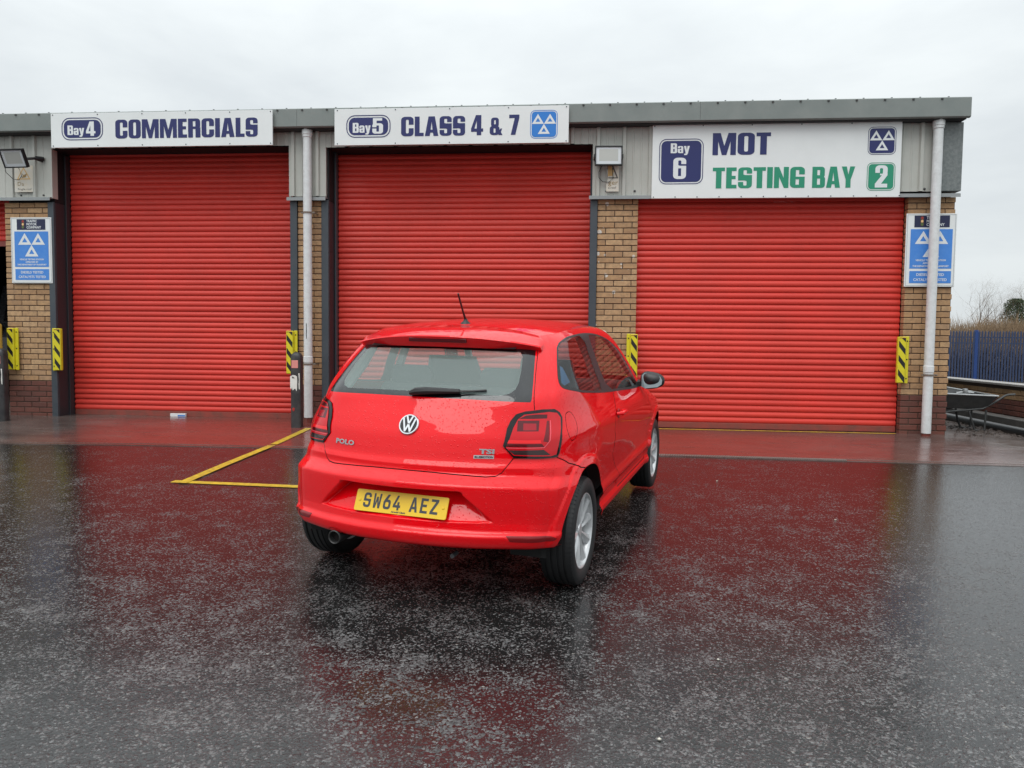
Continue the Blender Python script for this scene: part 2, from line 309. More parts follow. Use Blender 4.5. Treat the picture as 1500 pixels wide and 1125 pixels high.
# ---------------------------------------------------------------- ground
def wet_asphalt():
    m = bpy.data.materials.new('wet_asphalt'); m.use_nodes = True; nt = m.node_tree; p = nt.nodes['Principled BSDF']; L = nt.links.new
    g = N(nt, 'ShaderNodeNewGeometry'); P = g.outputs['Position']
    def noise(s, d=4, r=.6, dist=0):
        n = N(nt, 'ShaderNodeTexNoise', inp={'Scale': s, 'Detail': d, 'Roughness': r, 'Distortion': dist}); L(P, n.inputs['Vector']); return n.outputs['Fac']
    def math_(op, a, b=None, c=None):
        n = N(nt, 'ShaderNodeMath', operation=op)
        for i, v in enumerate((a, b, c)):
            if v is None: continue
            if isinstance(v, (int, float)): n.inputs[i].default_value = v
            else: L(v, n.inputs[i])
        return n.outputs[0]
    wob = N(nt, 'ShaderNodeTexNoise', inp={'Scale': 75, 'Detail': 4}); L(P, wob.inputs['Vector'])
    wv = N(nt, 'ShaderNodeVectorMath', operation='MULTIPLY_ADD'); L(wob.outputs['Color'], wv.inputs[0]); wv.inputs[1].default_value = (.026, .026, 0); L(P, wv.inputs[2])
    def vor(s):
        v = N(nt, 'ShaderNodeTexVoronoi', inp={'Scale': s}); L(wv.outputs[0], v.inputs['Vector']); sp = N(nt, 'ShaderNodeSeparateColor'); L(v.outputs['Color'], sp.inputs[0]); return v.outputs['Distance'], sp.outputs[0], sp.outputs[1]
    d1, r1, q1 = vor(74); d2, r2, q2 = vor(140)
    h1 = math_('MULTIPLY', math_('SUBTRACT', 1.0, math_('MULTIPLY', d1, 1.15)), math_('MULTIPLY_ADD', r1, .75, .35))
    h2 = math_('MULTIPLY', math_('SUBTRACT', .95, d2), math_('MULTIPLY_ADD', r2, .65, .30))
    h = math_('MAXIMUM', h1, h2)
    patch = math_('ADD', math_('MULTIPLY_ADD', noise(5, 5, .7), 1.5, -.47), math_('MULTIPLY', noise(.9, 3, .5), .40))
    sx = N(nt, 'ShaderNodeSeparateXYZ'); L(P, sx.inputs[0])
    far = N(nt, 'ShaderNodeMapRange', inp={1: -8.2, 2: -2.5, 3: -.05, 4: .24}); L(sx.outputs['Y'], far.inputs[0])
    side = N(nt, 'ShaderNodeMapRange', inp={1: 1.8, 2: 4.2, 3: .0, 4: .20}); L(sx.outputs['X'], side.inputs[0])
    wl = math_('ADD', math_('ADD', math_('MULTIPLY_ADD', patch, .62, WATER), far.outputs[0]), side.outputs[0])
    ex = math_('SUBTRACT', h, wl)
    f = N(nt, 'ShaderNodeMapRange', interpolation_type='SMOOTHSTEP', inp={1: -.01, 2: .045, 3: 0, 4: 1}); L(ex, f.inputs[0])
    stone = N(nt, 'ShaderNodeValToRGB'); L(q1, stone.inputs[0]); el = stone.color_ramp.elements
    el[0].color = (.040, .041, .042, 1); el[0].position = 0; el[1].color = (.185, .188, .188, 1); el[1].position = .985
    q = el.new(.997); q.color = (.26, .25, .23, 1)
    mi = N(nt, 'ShaderNodeMix', data_type='RGBA'); L(f.outputs[0], mi.inputs[0]); mi.inputs[6].default_value = (.012, .0115, .0115, 1); L(stone.outputs[0], mi.inputs[7]); L(mi.outputs[2], p.inputs['Base Color'])
    ro = N(nt, 'ShaderNodeMapRange', inp={1: 0, 2: 1, 3: .06, 4: .36}); L(f.outputs[0], ro.inputs[0]); L(ro.outputs[0], p.inputs['Roughness'])
    p.inputs['IOR'].default_value = 1.62
    hh = math_('MAXIMUM', ex, math_('MULTIPLY', ex, .065))
    hh = math_('ADD', hh, math_('MULTIPLY', noise(14, 2, .5), .07))
    b = N(nt, 'ShaderNodeBump', inp={'Strength': 1.0, 'Distance': .012}); L(hh, b.inputs['Height']); L(b.outputs[0], p.inputs['Normal'])
    return m
WATER = .095
ASPH = wet_asphalt()
def wet_concrete(name, c1, c2, r0, r1, tint=None):
    m = bpy.data.materials.new(name); m.use_nodes = True; nt = m.node_tree; p = nt.nodes['Principled BSDF']; L = nt.links.new
    g = N(nt, 'ShaderNodeNewGeometry'); mpn = N(nt, 'ShaderNodeMapping', inp={3: (.7, 1.6, 1)}); L(g.outputs['Position'], mpn.inputs[0])
    n = N(nt, 'ShaderNodeTexNoise', inp={'Scale': 1.3, 'Detail': 8, 'Roughness': .65, 'Distortion': .6}); L(mpn.outputs[0], n.inputs['Vector'])
    r = N(nt, 'ShaderNodeValToRGB'); L(n.outputs['Fac'], r.inputs[0]); r.color_ramp.elements[0].position = .35; r.color_ramp.elements[1].position = .65
    r.color_ramp.elements[0].color = (*c1, 1); r.color_ramp.elements[1].color = (*c2, 1); cur = r.outputs[0]
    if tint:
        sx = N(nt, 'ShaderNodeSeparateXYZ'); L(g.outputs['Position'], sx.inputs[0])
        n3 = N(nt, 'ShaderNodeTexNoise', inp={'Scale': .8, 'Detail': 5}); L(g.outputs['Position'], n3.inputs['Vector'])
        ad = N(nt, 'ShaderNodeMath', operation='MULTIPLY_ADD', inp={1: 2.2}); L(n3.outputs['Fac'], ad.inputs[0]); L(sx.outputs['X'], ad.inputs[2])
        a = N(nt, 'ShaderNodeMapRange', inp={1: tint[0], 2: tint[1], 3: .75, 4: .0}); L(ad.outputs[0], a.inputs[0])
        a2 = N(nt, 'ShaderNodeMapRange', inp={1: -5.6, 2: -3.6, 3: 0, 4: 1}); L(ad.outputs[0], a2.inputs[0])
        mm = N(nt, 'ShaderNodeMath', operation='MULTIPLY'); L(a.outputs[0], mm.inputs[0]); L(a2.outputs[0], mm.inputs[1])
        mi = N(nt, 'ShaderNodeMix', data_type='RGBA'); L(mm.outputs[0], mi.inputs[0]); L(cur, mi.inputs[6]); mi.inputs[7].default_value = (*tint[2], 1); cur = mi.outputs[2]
    L(cur, p.inputs['Base Color'])
    n2 = N(nt, 'ShaderNodeTexNoise', inp={'Scale': 5, 'Detail': 6, 'Roughness': .7}); L(mpn.outputs[0], n2.inputs['Vector'])
    ro = N(nt, 'ShaderNodeMapRange', inp={1: .35, 2: .65, 3: r0, 4: r1}); L(n2.outputs['Fac'], ro.inputs[0]); L(ro.outputs[0], p.inputs['Roughness'])
    p.inputs['IOR'].default_value = 1.36
    n4 = N(nt, 'ShaderNodeTexNoise', inp={'Scale': 45, 'Detail': 4}); L(g.outputs['Position'], n4.inputs['Vector'])
    b = N(nt, 'ShaderNodeBump', inp={'Strength': .25, 'Distance': .006}); L(n4.outputs['Fac'], b.inputs['Height']); L(b.outputs[0], p.inputs['Normal'])
    return m
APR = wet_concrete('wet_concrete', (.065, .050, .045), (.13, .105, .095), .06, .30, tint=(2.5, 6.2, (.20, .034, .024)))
KERBM = wet_concrete('kerb_concrete', (.08, .055, .048), (.16, .13, .12), .15, .4)
GRND = wet_concrete('far_ground', (.03, .028, .022), (.055, .05, .04), .6, .9)
def ye(X): return float(np.interp(X, [-30, -12, -6.3, -4.85, -3, 1, 4.5, 30], [-3.4, -2.7, -2.24, -2.09, -2.01, -1.86, -1.88, -1.9]))
def sheet(name, xs, ys, zf, m, **k):
    mb = MB(); vs = []
    for j in range(len(ys)):
        for x in xs:
            y = ys[j](x) if callable(ys[j]) else ys[j]; vs.append((x, y, zf(x, y)))
    n = len(xs); mb.add(vs, [(j * n + i, j * n + i + 1, (j + 1) * n + i + 1, (j + 1) * n + i) for j in range(len(ys) - 1) for i in range(n - 1)])
    return mb.build(name, m, smooth='all', kind='structure', **k)
XS = [-150, -60, -30, -20, -14] + list(np.arange(-12, 12.1, .5)) + [14, 20, 30, 60, 150]
clampx = lambda x: max(-14, min(14, x))
sheet('asphalt_ground', XS, [-160, -60, -30, -20, -14, -11, -9, -7, -5.5, -4.5, -3.75, -3, -2.5, lambda x: max(-2.4, ye(x) + .05), ], lambda x, y: ground_z(clampx(x), y), ASPH, label='wet black asphalt yard with stone chips and puddle film')
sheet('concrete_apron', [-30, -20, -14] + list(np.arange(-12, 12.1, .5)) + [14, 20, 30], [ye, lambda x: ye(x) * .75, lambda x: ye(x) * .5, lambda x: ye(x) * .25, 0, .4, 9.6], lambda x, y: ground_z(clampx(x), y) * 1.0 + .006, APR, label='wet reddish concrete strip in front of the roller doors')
sheet('ground', [-400, -60, -8, 8, 60, 400], [-1.95, 10, 40, 400], lambda x, y: -.12 if y < 12 else -.35, GRND, label='open ground behind the yard and building')
# drain channel along the edge of the concrete
dr = empty('drain_channel', (0, -1.95, 0), 'narrow drain channel with pale kerb edge between concrete and asphalt', 'drain')
def strip(name, xs, o0, o1, dz, m, th=.05):
    mb = MB()
    for i in range(len(xs) - 1):
        a, b = xs[i], xs[i + 1]; q = []
        for x in (a, b):
            for o in (o0, o1): y = ye(x) + o; q.append((x, y, ground_z(x, y) + dz))
        q2 = [(x, y, z - th) for x, y, z in q]
        mb.add(q + q2, [(0, 2, 3, 1), (4, 5, 7, 6), (0, 4, 6, 2), (1, 3, 7, 5), (0, 1, 5, 4), (2, 6, 7, 3)])
    o = mb.build(name, m, dr); o.location = (0, 1.95, 0); return o
xk = [-11.9, -9, -7.5, -6.3, -5.5, -4.85, -4, -3, -1, 1, 3, 4.5, 9]
strip('kerb_edge', xk, -.022, .0, .0045, KERBM); strip('kerb_edge', xk, .060, .080, .0095, KERBM)
strip('channel_bed', xk, .0, .060, -.012, mat('channel_black', (.015, .014, .014), .35), th=.01)
gb = MB()
for i in range(120):
    x = .62 + i * .018; gb.box(x, x + .008, ye(x) - .002, ye(x) + .061, ground_z(x, ye(x)) + .006, ground_z(x, ye(x)) + .014)
o = gb.build('grating_bars', mat('grate_pale', (.24, .22, .20), .5), dr, kind='stuff'); o.location = (0, 1.95, 0)
# yellow bay lines
YL = mat('worn_yellow_line', (.66, .47, .035), .32, vary=(22, .85, (.30, .20, .04)), bump=(60, .5, .003), world=True)
def ground_strip(name, pts, wd, m, dz=.0045, **k):
    mb = MB(); pts = [Vector(p) for p in pts]; vs = []
    P2 = []
    for a, b in zip(pts, pts[1:]):
        n = max(1, int((b - a).length / .25)); P2 += [a.lerp(b, t / n) for t in range(n)]
    P2.append(pts[-1])
    for i, p in enumerate(P2):
        t = (P2[min(i + 1, len(P2) - 1)] - P2[max(i - 1, 0)]).normalized(); nn = Vector((-t.y, t.x))
        for sgn in (-1, 1):
            q = p + nn * wd / 2 * sgn; vs.append((q.x, q.y, ground_z(q.x, q.y) + dz))
    mb.add(vs, [(2 * i, 2 * i + 2, 2 * i + 3, 2 * i + 1) for i in range(len(P2) - 1)])
    return mb.build(name, m, kind='structure', **k)
ground_strip('painted_line', [(-3.437, -.62), (-3.38, -1.86)], .085, YL, .012, label='yellow line running from the white downpipe across the concrete')
ground_strip('painted_line', [(-3.385, -1.90), (-3.385, -3.80)], .088, YL, .009, label='yellow line crossing the asphalt towards the red car')
ground_strip('painted_line', [(-3.50, -3.735), (-1.95, -3.775)], .088, YL, label='yellow line along the asphalt that ends behind the red car')
ground_strip('painted_line', [(.72, -.03), (3.99, -.03)], .05, YL, .010, label='thin yellow line at the foot of the bay 6 shutter')
# ---------------------------------------------------------------- building body
bld = empty('garage_building', (0, 0, 0), 'low industrial garage with three red roller doors, grey roof trim and brick piers', 'building')
XL = -13.0
def part(name, mb, m, smooth=False): return mb.build(name, m, bld, smooth=smooth)
# grey fascia in three lengths with visible joints
for a, b in ((XL, -3.72), (-3.717, 1.43), (1.433, 4.628)):
    mb = MB(); prof = [(-.25, 4.105), (-.25, 3.885), (-.235, 3.872), (-.20, 3.872), (-.20, 3.9), (-.05, 3.9), (-.05, 4.14), (-.22, 4.12)]
    n = len(prof); mb.add([(x, y, z) for x in (a, b) for y, z in prof], [(i, (i + 1) % n, n + (i + 1) % n, n + i) for i in range(n)] + [tuple(range(n))[::-1], tuple(range(n, 2 * n))])
    part('fascia', mb, FASCIA)
part('soffit', MB().box(XL, 4.60, -.199, -.02, 3.862, 3.899), SOFFIT)
part('roof', MB().add([(XL, -.1, 4.13), (4.6, -.1, 4.13), (4.6, 12, 4.7), (XL, 12, 4.7)], [(0, 1, 2, 3)]), FASCIA)
part('side_wall', MB().box(4.45, 4.60, .12, 12, -.1, 4.12), CORNERF)
part('rear_wall', MB().box(XL, 4.6, 12, 12.2, -.1, 4.7), CORNERF)
bt = MB()
x = XL + .1
while x < 4.6: bt.box(x - .012, x + .012, -.262, -.24, 4.083, 4.10); bt.box(x + .1 - .009, x + .1 + .009, -.2, -.182, 4.11, 4.135); x += .3305
part('roof_fixings', bt, mat('fixing_dark', (.05, .05, .05), .5))['kind'] = 'stuff'
# cladding sheets: ribbed profile, one object per sheet
def clad(x0, x1, z0, z1, ribs, minor=(), Y=-.05):
    prof = [(x0, 0)]
    for r in sorted([(q, 1) for q in ribs] + [(q, 0) for q in minor]):
        q, big = r
        if q < x0 + .03 or q > x1 - .03: continue
        if big: prof += [(q - .030, 0), (q - .019, -.032), (q + .019, -.032), (q + .030, 0)]
        else: prof += [(q - .014, 0), (q - .006, -.006), (q + .006, -.006), (q + .014, 0)]
    prof.append((x1, 0)); n = len(prof)
    mb = MB(); mb.add([(x, Y + d, z) for z in (z0, z1) for x, d in prof], [(i, i + 1, n + i + 1, n + i) for i in range(n - 1)])
    mb.add([(x0, Y, z0), (x0, Y, z1), (x0, .06, z1), (x0, .06, z0)], [(0, 1, 2, 3)]); mb.add([(x1, Y, z0), (x1, Y, z1), (x1, .06, z1), (x1, .06, z0)], [(3, 2, 1, 0)])
    return part('cladding_panel', mb, CLAD)
RB = [.85 + .3305 * k for k in range(-42, 12)]
RBL = [-3.51 + .333 * k for k in range(-30, 3)]
mn = lambda R_: [q + .115 for q in R_] + [q + .215 for q in R_]
clad(XL, -8.14, 3.02, 3.862, RBL, mn(RBL)); clad(-8.138, -7.262, 3.02, 3.862, RBL, mn(RBL))
clad(-7.26, -3.907, 3.69, 3.862, RBL, mn(RBL)); clad(-3.905, -3.40, 3.02, 3.862, RBL, mn(RBL)); clad(-3.398, .118, 3.66, 3.862, RB, mn(RB))
clad(.12, 1.0, 2.995, 3.862, RB, mn(RB)); clad(1.002, 3.80, 2.995, 3.862, RB, mn(RB)); clad(3.802, 4.285, 3.03, 3.862, RB, mn(RB))
part('corner_flashing', MB().box(4.29, 4.632, -.075, .12, 3.03, 3.862, .004), CORNERF)
def drip(x0, x1, z, h=.052):
    mb = MB(); prof = [(.02, z + h), (-.05, z + h), (-.09, z + h - .010), (-.092, z), (-.085, z), (-.08, z + h - .018), (.02, z + h - .018)]
    n = len(prof); mb.add([(x, y, q) for x in (x0, x1) for y, q in prof], [(i, (i + 1) % n, n + (i + 1) % n, n + i) for i in range(n)] + [tuple(range(n))[::-1], tuple(range(n, 2 * n))])
    part('drip_flashing', mb, FLASH)
drip(XL, -7.275, 2.985); drip(-3.925, -3.395, 2.962); drip(.08, 4.622, 2.955)
sc_ = MB()
for X in (-7.72, -7.39, .19 + .11, .66, 4.21, 4.4): sc_.lathe([(0, -.012), (.012, -.01), (.016, 0)], 8, 'y', (X, -.05, 3.06))
part('screws', sc_, mat('fixing_dark', (), 0))['kind'] = 'stuff'
# steel columns with returns into the openings
def column(x0, x1, ret=None, rx=None):
    mb = MB().box(x0, x1, -.025, .10, -.05, 2.975, .004)
    part('steel_column', mb, STEEL)
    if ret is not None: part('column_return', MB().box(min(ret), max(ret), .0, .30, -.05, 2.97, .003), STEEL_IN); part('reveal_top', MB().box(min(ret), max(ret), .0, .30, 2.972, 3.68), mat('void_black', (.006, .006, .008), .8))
column(-7.36, -7.272, (-7.30, -7.266)); column(-3.905, -3.808, (-3.875, -3.84)); column(-3.475, -3.378, (-3.41, -3.372)); column(.100, .192, (.13, .16))
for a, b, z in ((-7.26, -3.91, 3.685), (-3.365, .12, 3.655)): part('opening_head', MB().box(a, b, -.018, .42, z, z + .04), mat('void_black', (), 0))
for a, b in ((-7.266, -7.245), (-3.93, -3.908), (-3.368, -3.345), (.098, .125)): part('guide_rail', MB().box(a, b, .20, .29, .0, 3.66, .003), STEEL_IN if a < -5 else STEEL)
part('inner_wall', MB().box(-8.04, -7.37, .12, 9, -.05, 3.86), STEEL_IN); part('inner_wall', MB().box(-3.8, -3.48, .12, .6, -.05, 3.86), STEEL_IN); part('inner_wall', MB().box(.2, .70, .12, .6, -.05, 3.86), STEEL_IN)
part('inner_floor', MB().box(XL, -8.05, .1, 9, -.05, .012), mat('shop_floor', (.12, .11, .10), .25, vary=(3, .7, (.30, .27, .22)), world=True)); part('inner_ceiling', MB().box(XL, -8.0, .1, 9, 3.5, 3.55), STEEL_IN)
part('inner_wall', MB().box(XL, -8.05, 9, 9.1, -.05, 3.5), STEEL_IN)
part('left_wall', MB().box(XL - .1, XL, -.02, 12, -.1, 3.86), STEEL_IN)
# ---------------------------------------------------------------- roller shutters
def slat_mesh(x0, x1, p):
    # one curled steel slat: rolled nose, curved belly, hooked groove
    pr = [(.014, 0), (.007, .002), (.000, .008), (-.0045, .020), (-.0062, .032), (-.005, .044), (-.001, .055), (.004, .062), (.0035, .066), (.008, .0695), (.014, p)]
    k = p / .0762; pr = [(y, z * k if i < len(pr) - 1 else p) for i, (y, z) in enumerate(pr)]
    n = len(pr); me = MB().add([(x, y, z) for x in (x0, x1) for y, z in pr], [(i, n + i, n + i + 1, i + 1) for i in range(n - 1)]).mesh('slat', RED_DOOR, smooth='all')
    return me
def shutter(x0, x1, z0, z1, Y, pitch, label, group='red roller shutters'):
    t = empty('roller_shutter', ((x0 + x1) / 2, Y, z0), label, 'roller door', group); hw = (x1 - x0) / 2
    MB().box(-hw, hw, -.006, .02, 0, .075, .003).build('bottom_rail', RED_RAIL, t)
    me = slat_mesh(-hw, hw, pitch); z = .075; j = 0
    while z0 + z < z1:
        o = link('slat', me, t, (0, random.uniform(-.0012, .0012), z)); o.rotation_euler = (random.uniform(-.03, .03), 0, 0); z += pitch
    return t
shutter(-7.25, -3.925, .004, 3.70, .31, .0745, 'red roller shutter under the COMMERCIALS sign')
shutter(-3.345, .10, .004, 3.70, .31, .0745, 'red roller shutter under the CLASS 4 & 7 sign, behind the car')
shutter(.712, 4.04, .012, 3.0, .11, .0772, 'red roller shutter under the MOT TESTING BAY sign')
shutter(XL + .2, -8.04, 2.40, 3.1, .25, .0745, 'half-raised red roller shutter at the left edge of the picture')
# ---------------------------------------------------------------- brick piers
def pier(x0, x1, mod, label, spatter=False, ret=0):
    t = empty('brick_pier', ((x0 + x1) / 2, 0, 0), label, 'brick pier', 'brick piers between the roller doors'); cx = (x0 + x1) / 2
    MB().box(x0 - cx + .008, x1 - cx - .008, .009, .115, -.04, 2.96).build('mortar', MORT, t)
    cache = {}; k = 0; z = -.025 + .0
    while z < 2.93:
        off = (0 if k % 2 else mod / 2); x = x0 - off
        while x < x1 - .02:
            a, b = max(x, x0), min(x + mod - .010, x1); 
            if b - a > .025:
                h = .064; ln = round(b - a, 3); key = ln
                if key not in cache: cache[key] = MB().box(-ln / 2, ln / 2, 0, .10, -h / 2, h / 2, .004).mesh('brick', BUFF)
                o = link('brick', cache[key], t, ((a + b) / 2 - cx, random.uniform(-.002, .002), z + h / 2 + .005)); o.rotation_euler = (0, random.uniform(-.006, .006), random.uniform(-.006, .006))
                lo = z < .49
                if lo or spatter:
                    o.material_slots[0].link = 'OBJECT'; o.material_slots[0].material = RBRICK if lo else BUFF_S
            x += mod
        z += .075; k += 1
    return t
pier(-8.012, -7.362, .225, 'brick pier at the left with a test station poster on it')
pier(-3.806, -3.477, .225, 'narrow brick pier behind the left white downpipe')
pier(.194, .712, .225, 'brick pier with white spatters under the right-hand floodlight', spatter=True)
pier(4.045, 4.612, .225, 'brick pier at the right end of the building behind a downpipe')
# ---------------------------------------------------------------- downpipes
def downpipe(X, Y, z0, z1, zj, zb, label):
    t = empty('downpipe', (X, Y, z0), label, 'downpipe', 'white downpipes'); h = z1 - z0
    pr = [(0, 0), (.050, 0), (.056, .004), (.056, zj - z0 - .055), (.056, zj - z0 - .05), (.062, zj - z0 - .045), (.062, zj - z0 + .03), (.056, zj - z0 + .035), (.056, h - .10)]
    MB().lathe(pr, 28).build('pipe', PIPE, t, smooth=True)
    MB().lathe([(.056, h - .11), (.064, h - .105), (.064, h - .075), (.069, h - .07), (.069, h - .012), (.062, h), (.0, h)], 28).build('socket', PIPE, t, smooth=True)
    for z in zb:
        b = MB().lathe([(.057, -.011), (.063, -.011), (.063, .011), (.057, .011)], 28, 'z', (0, 0, z - z0)); b.box(.055, .105, -.012, .0, z - z0 - .012, z - z0 + .012, .002); b.box(-.085, -.055, -.01, .0, z - z0 - .009, z - z0 + .009); b.box(.085, .10, -.02, .14, z - z0 - .006, z - z0 + .006)
        b.build('bracket', mat('bracket_rusty', (.28, .24, .20), .5, .4, vary=(60, .8, (.12, .07, .045))), t, smooth=True)
    return t
dp = downpipe(-3.622, -.135, .07, 3.875, .86, (.79, 2.79), 'white downpipe on the narrow pier between bays 4 and 5')
downpipe(4.31, -.135, .03, 3.875, .84, (.76,), 'white downpipe in front of the poster at the building end')
MB().box(-.006, .002, -.0595, -.055, 1.06, 1.26).build('gouge', BLK, dp)
for X, l in ((-3.622, 'left'), (4.31, 'right')): MB().lathe([(0, .07), (.045, .07), (.05, 0), (.06, -.02)], 16, 'z', (X, -.135, 0)).build('drain_gully', mat('gully_red', (.16, .035, .025), .3), label='small red painted stub under the %s white downpipe' % l, cat='drain', group='pipe stubs')
# ---------------------------------------------------------------- signs
def sign_board(name, x0, x1, z0, z1, Y, label, skew=0, thick=.022, frame=True):
    t = empty(name, ((x0 + x1) / 2, Y, z0), label, 'sign')
    cx = (x0 + x1) / 2
    P = lambda u, v: (u - cx, -.001, v - z0)
    MB().box(x0 - cx, x1 - cx, 0, thick, 0, z1 - z0, .002).build('sign_panel', WHITE, t)
    return t, cx
def put(t, cx, z0, name, adds, subs, m, lift):
    return shape_mb(adds, subs, lambda u, v: (u - cx, -.0015 - lift, v - z0)).build(name, m, t)
def words(t, cx, z0, name, txt, x, z, h, wdt, m, lift=.0012, **k):
    return text_mb(txt, x, z, h, wdt, place=lambda u, v: (u - cx, -.0015 - lift, v - z0), **k).build(name, m, t)
def plaque(t, cx, z0, x0, x1, y0, y1, r, m, ring=.012):
    put(t, cx, z0, 'plaque_outline', [rrect(x0, y0, x1, y1, r)], [rrect(x0 + ring, y0 + ring, x1 - ring, y1 - ring, r - ring)], m, .0008)
    g = ring * 2.6
    put(t, cx, z0, 'plaque', [rrect(x0 + g, y0 + g, x1 - g, y1 - g, r - g)], [], m, .0008)
def triangles(t, cx, z0, x0, x1, y0, y1, m, lift=.0022, name='three_triangles'):
    W, H = x1 - x0, y1 - y0; ad, su = [], []
    for ax, ay in ((.25, .5), (.75, .5), (.5, .0)):
        o = [(ax - .25, ay), (ax + .25, ay), (ax, ay + .5)]
        c = (ax, ay + .175); i = [(c[0] + (p[0] - c[0]) * .40, c[1] + (p[1] - c[1]) * .40) for p in o]
        ad.append([(x0 + u * W, y0 + v * H) for u, v in o]); su.append([(x0 + u * W, y0 + v * H) for u, v in i])
    put(t, cx, z0, name, ad, su, m, lift)
def screws(t, cx, z0, pts):
    mb = MB()
    for x, z in pts: mb.lathe([(0, -.006), (.006, -.005), (.008, 0)], 8, 'y', (x - cx, -.001, z - z0))
    mb.build('screws', STEEL, t)['kind'] = 'stuff'
t, c = sign_board('bay_sign', -7.079, -4.025, 3.637, 4.085, -.30, 'long white COMMERCIALS sign with blue Bay 4 plaque above the left shutter'); z = 3.637
plaque(t, c, z, -6.926, -6.345, 3.731, 4.026, .11, NAVY)
words(t, c, z, 'lettering', 'Bay', -6.842, 3.800, .125, .235, PRINTW, .002); words(t, c, z, 'lettering', '4', -6.582, 3.785, .188, .135, PRINTW, .0022)
words(t, c, z, 'lettering', 'COMMERCIALS', -6.172, 3.745, .245, 1.95, NAVY)
screws(t, c, z, [(a, b) for a in (-7.05, -6.42, -5.8, -5.2, -4.6, -4.05) for b in (3.66, 4.065)])
t, c = sign_board('bay_sign', -3.198, -.190, 3.618, 4.078, -.30, 'long white CLASS 4 & 7 sign with blue Bay 5 plaque above the middle shutter'); z = 3.618
plaque(t, c, z, -3.041, -2.463, 3.713, 3.997, .11, NAVY)
words(t, c, z, 'lettering', 'Bay', -2.957, 3.775, .125, .235, PRINTW, .002); words(t, c, z, 'lettering', '5', -2.700, 3.760, .195, .14, PRINTW, .0022)
words(t, c, z, 'lettering', 'CLASS', -2.325, 3.722, .245, .825, NAVY); words(t, c, z, 'lettering', '4', -1.423, 3.724, .25, .157, NAVY); words(t, c, z, 'lettering', '&', -1.185, 3.722, .222, .163, NAVY); words(t, c, z, 'lettering', '7', -.939, 3.722, .25, .128, NAVY)
def emblem(x0, x1, y0, y1, m, r=.06):
    put(t, c, z, 'plaque_outline', [rrect(x0, y0, x1, y1, r)], [rrect(x0 + .007, y0 + .007, x1 - .007, y1 - .007, r - .007)], m, .0008)
    put(t, c, z, 'plaque', [rrect(x0 + .018, y0 + .018, x1 - .018, y1 - .018, r - .018)], [], m, .0008)
emblem(-.672, -.329, 3.672, 4.022, SKYB); triangles(t, c, z, -.652, -.349, 3.728, 3.975, PRINTW)
screws(t, c, z, [(a, b) for a in (-3.16, -2.4, -1.7, -.95, -.22) for b in (3.64, 4.06)])
t, c = sign_board('bay_sign', .867, 3.888, 2.950, 3.864, -.13, 'tall white MOT TESTING BAY sign with blue Bay 6 plaque above the right shutter', thick=.04); z = 2.950
plaque(t, c, z, .952, 1.501, 3.126, 3.690, .09, NAVY, .010)
words(t, c, z, 'lettering', 'Bay', 1.094, 3.512, .122, .235, PRINTW, .002); words(t, c, z, 'lettering', '6', 1.130, 3.190, .265, .16, PRINTW, .0022)
words(t, c, z, 'lettering', 'MOT', 1.611, 3.482, .272, .71, NAVY); words(t, c, z, 'lettering', 'TESTING', 1.621, 3.070, .258, 1.123, GREEN); words(t, c, z, 'lettering', 'BAY', 2.835, 3.068, .258, .512, GREEN)
emblem(3.487, 3.820, 3.466, 3.803, NAVY); triangles(t, c, z, 3.508, 3.802, 3.518, 3.760, PRINTW)
emblem(3.488, 3.823, 3.028, 3.370, GREEN); words(t, c, z, 'lettering', '2', 3.586, 3.066, .270, .146, PRINTW, .0022)
screws(t, c, z, [(.89 + i * .272, 2.967) for i in range(12)] + [(.89 + i * .6, 3.85) for i in range(6)])
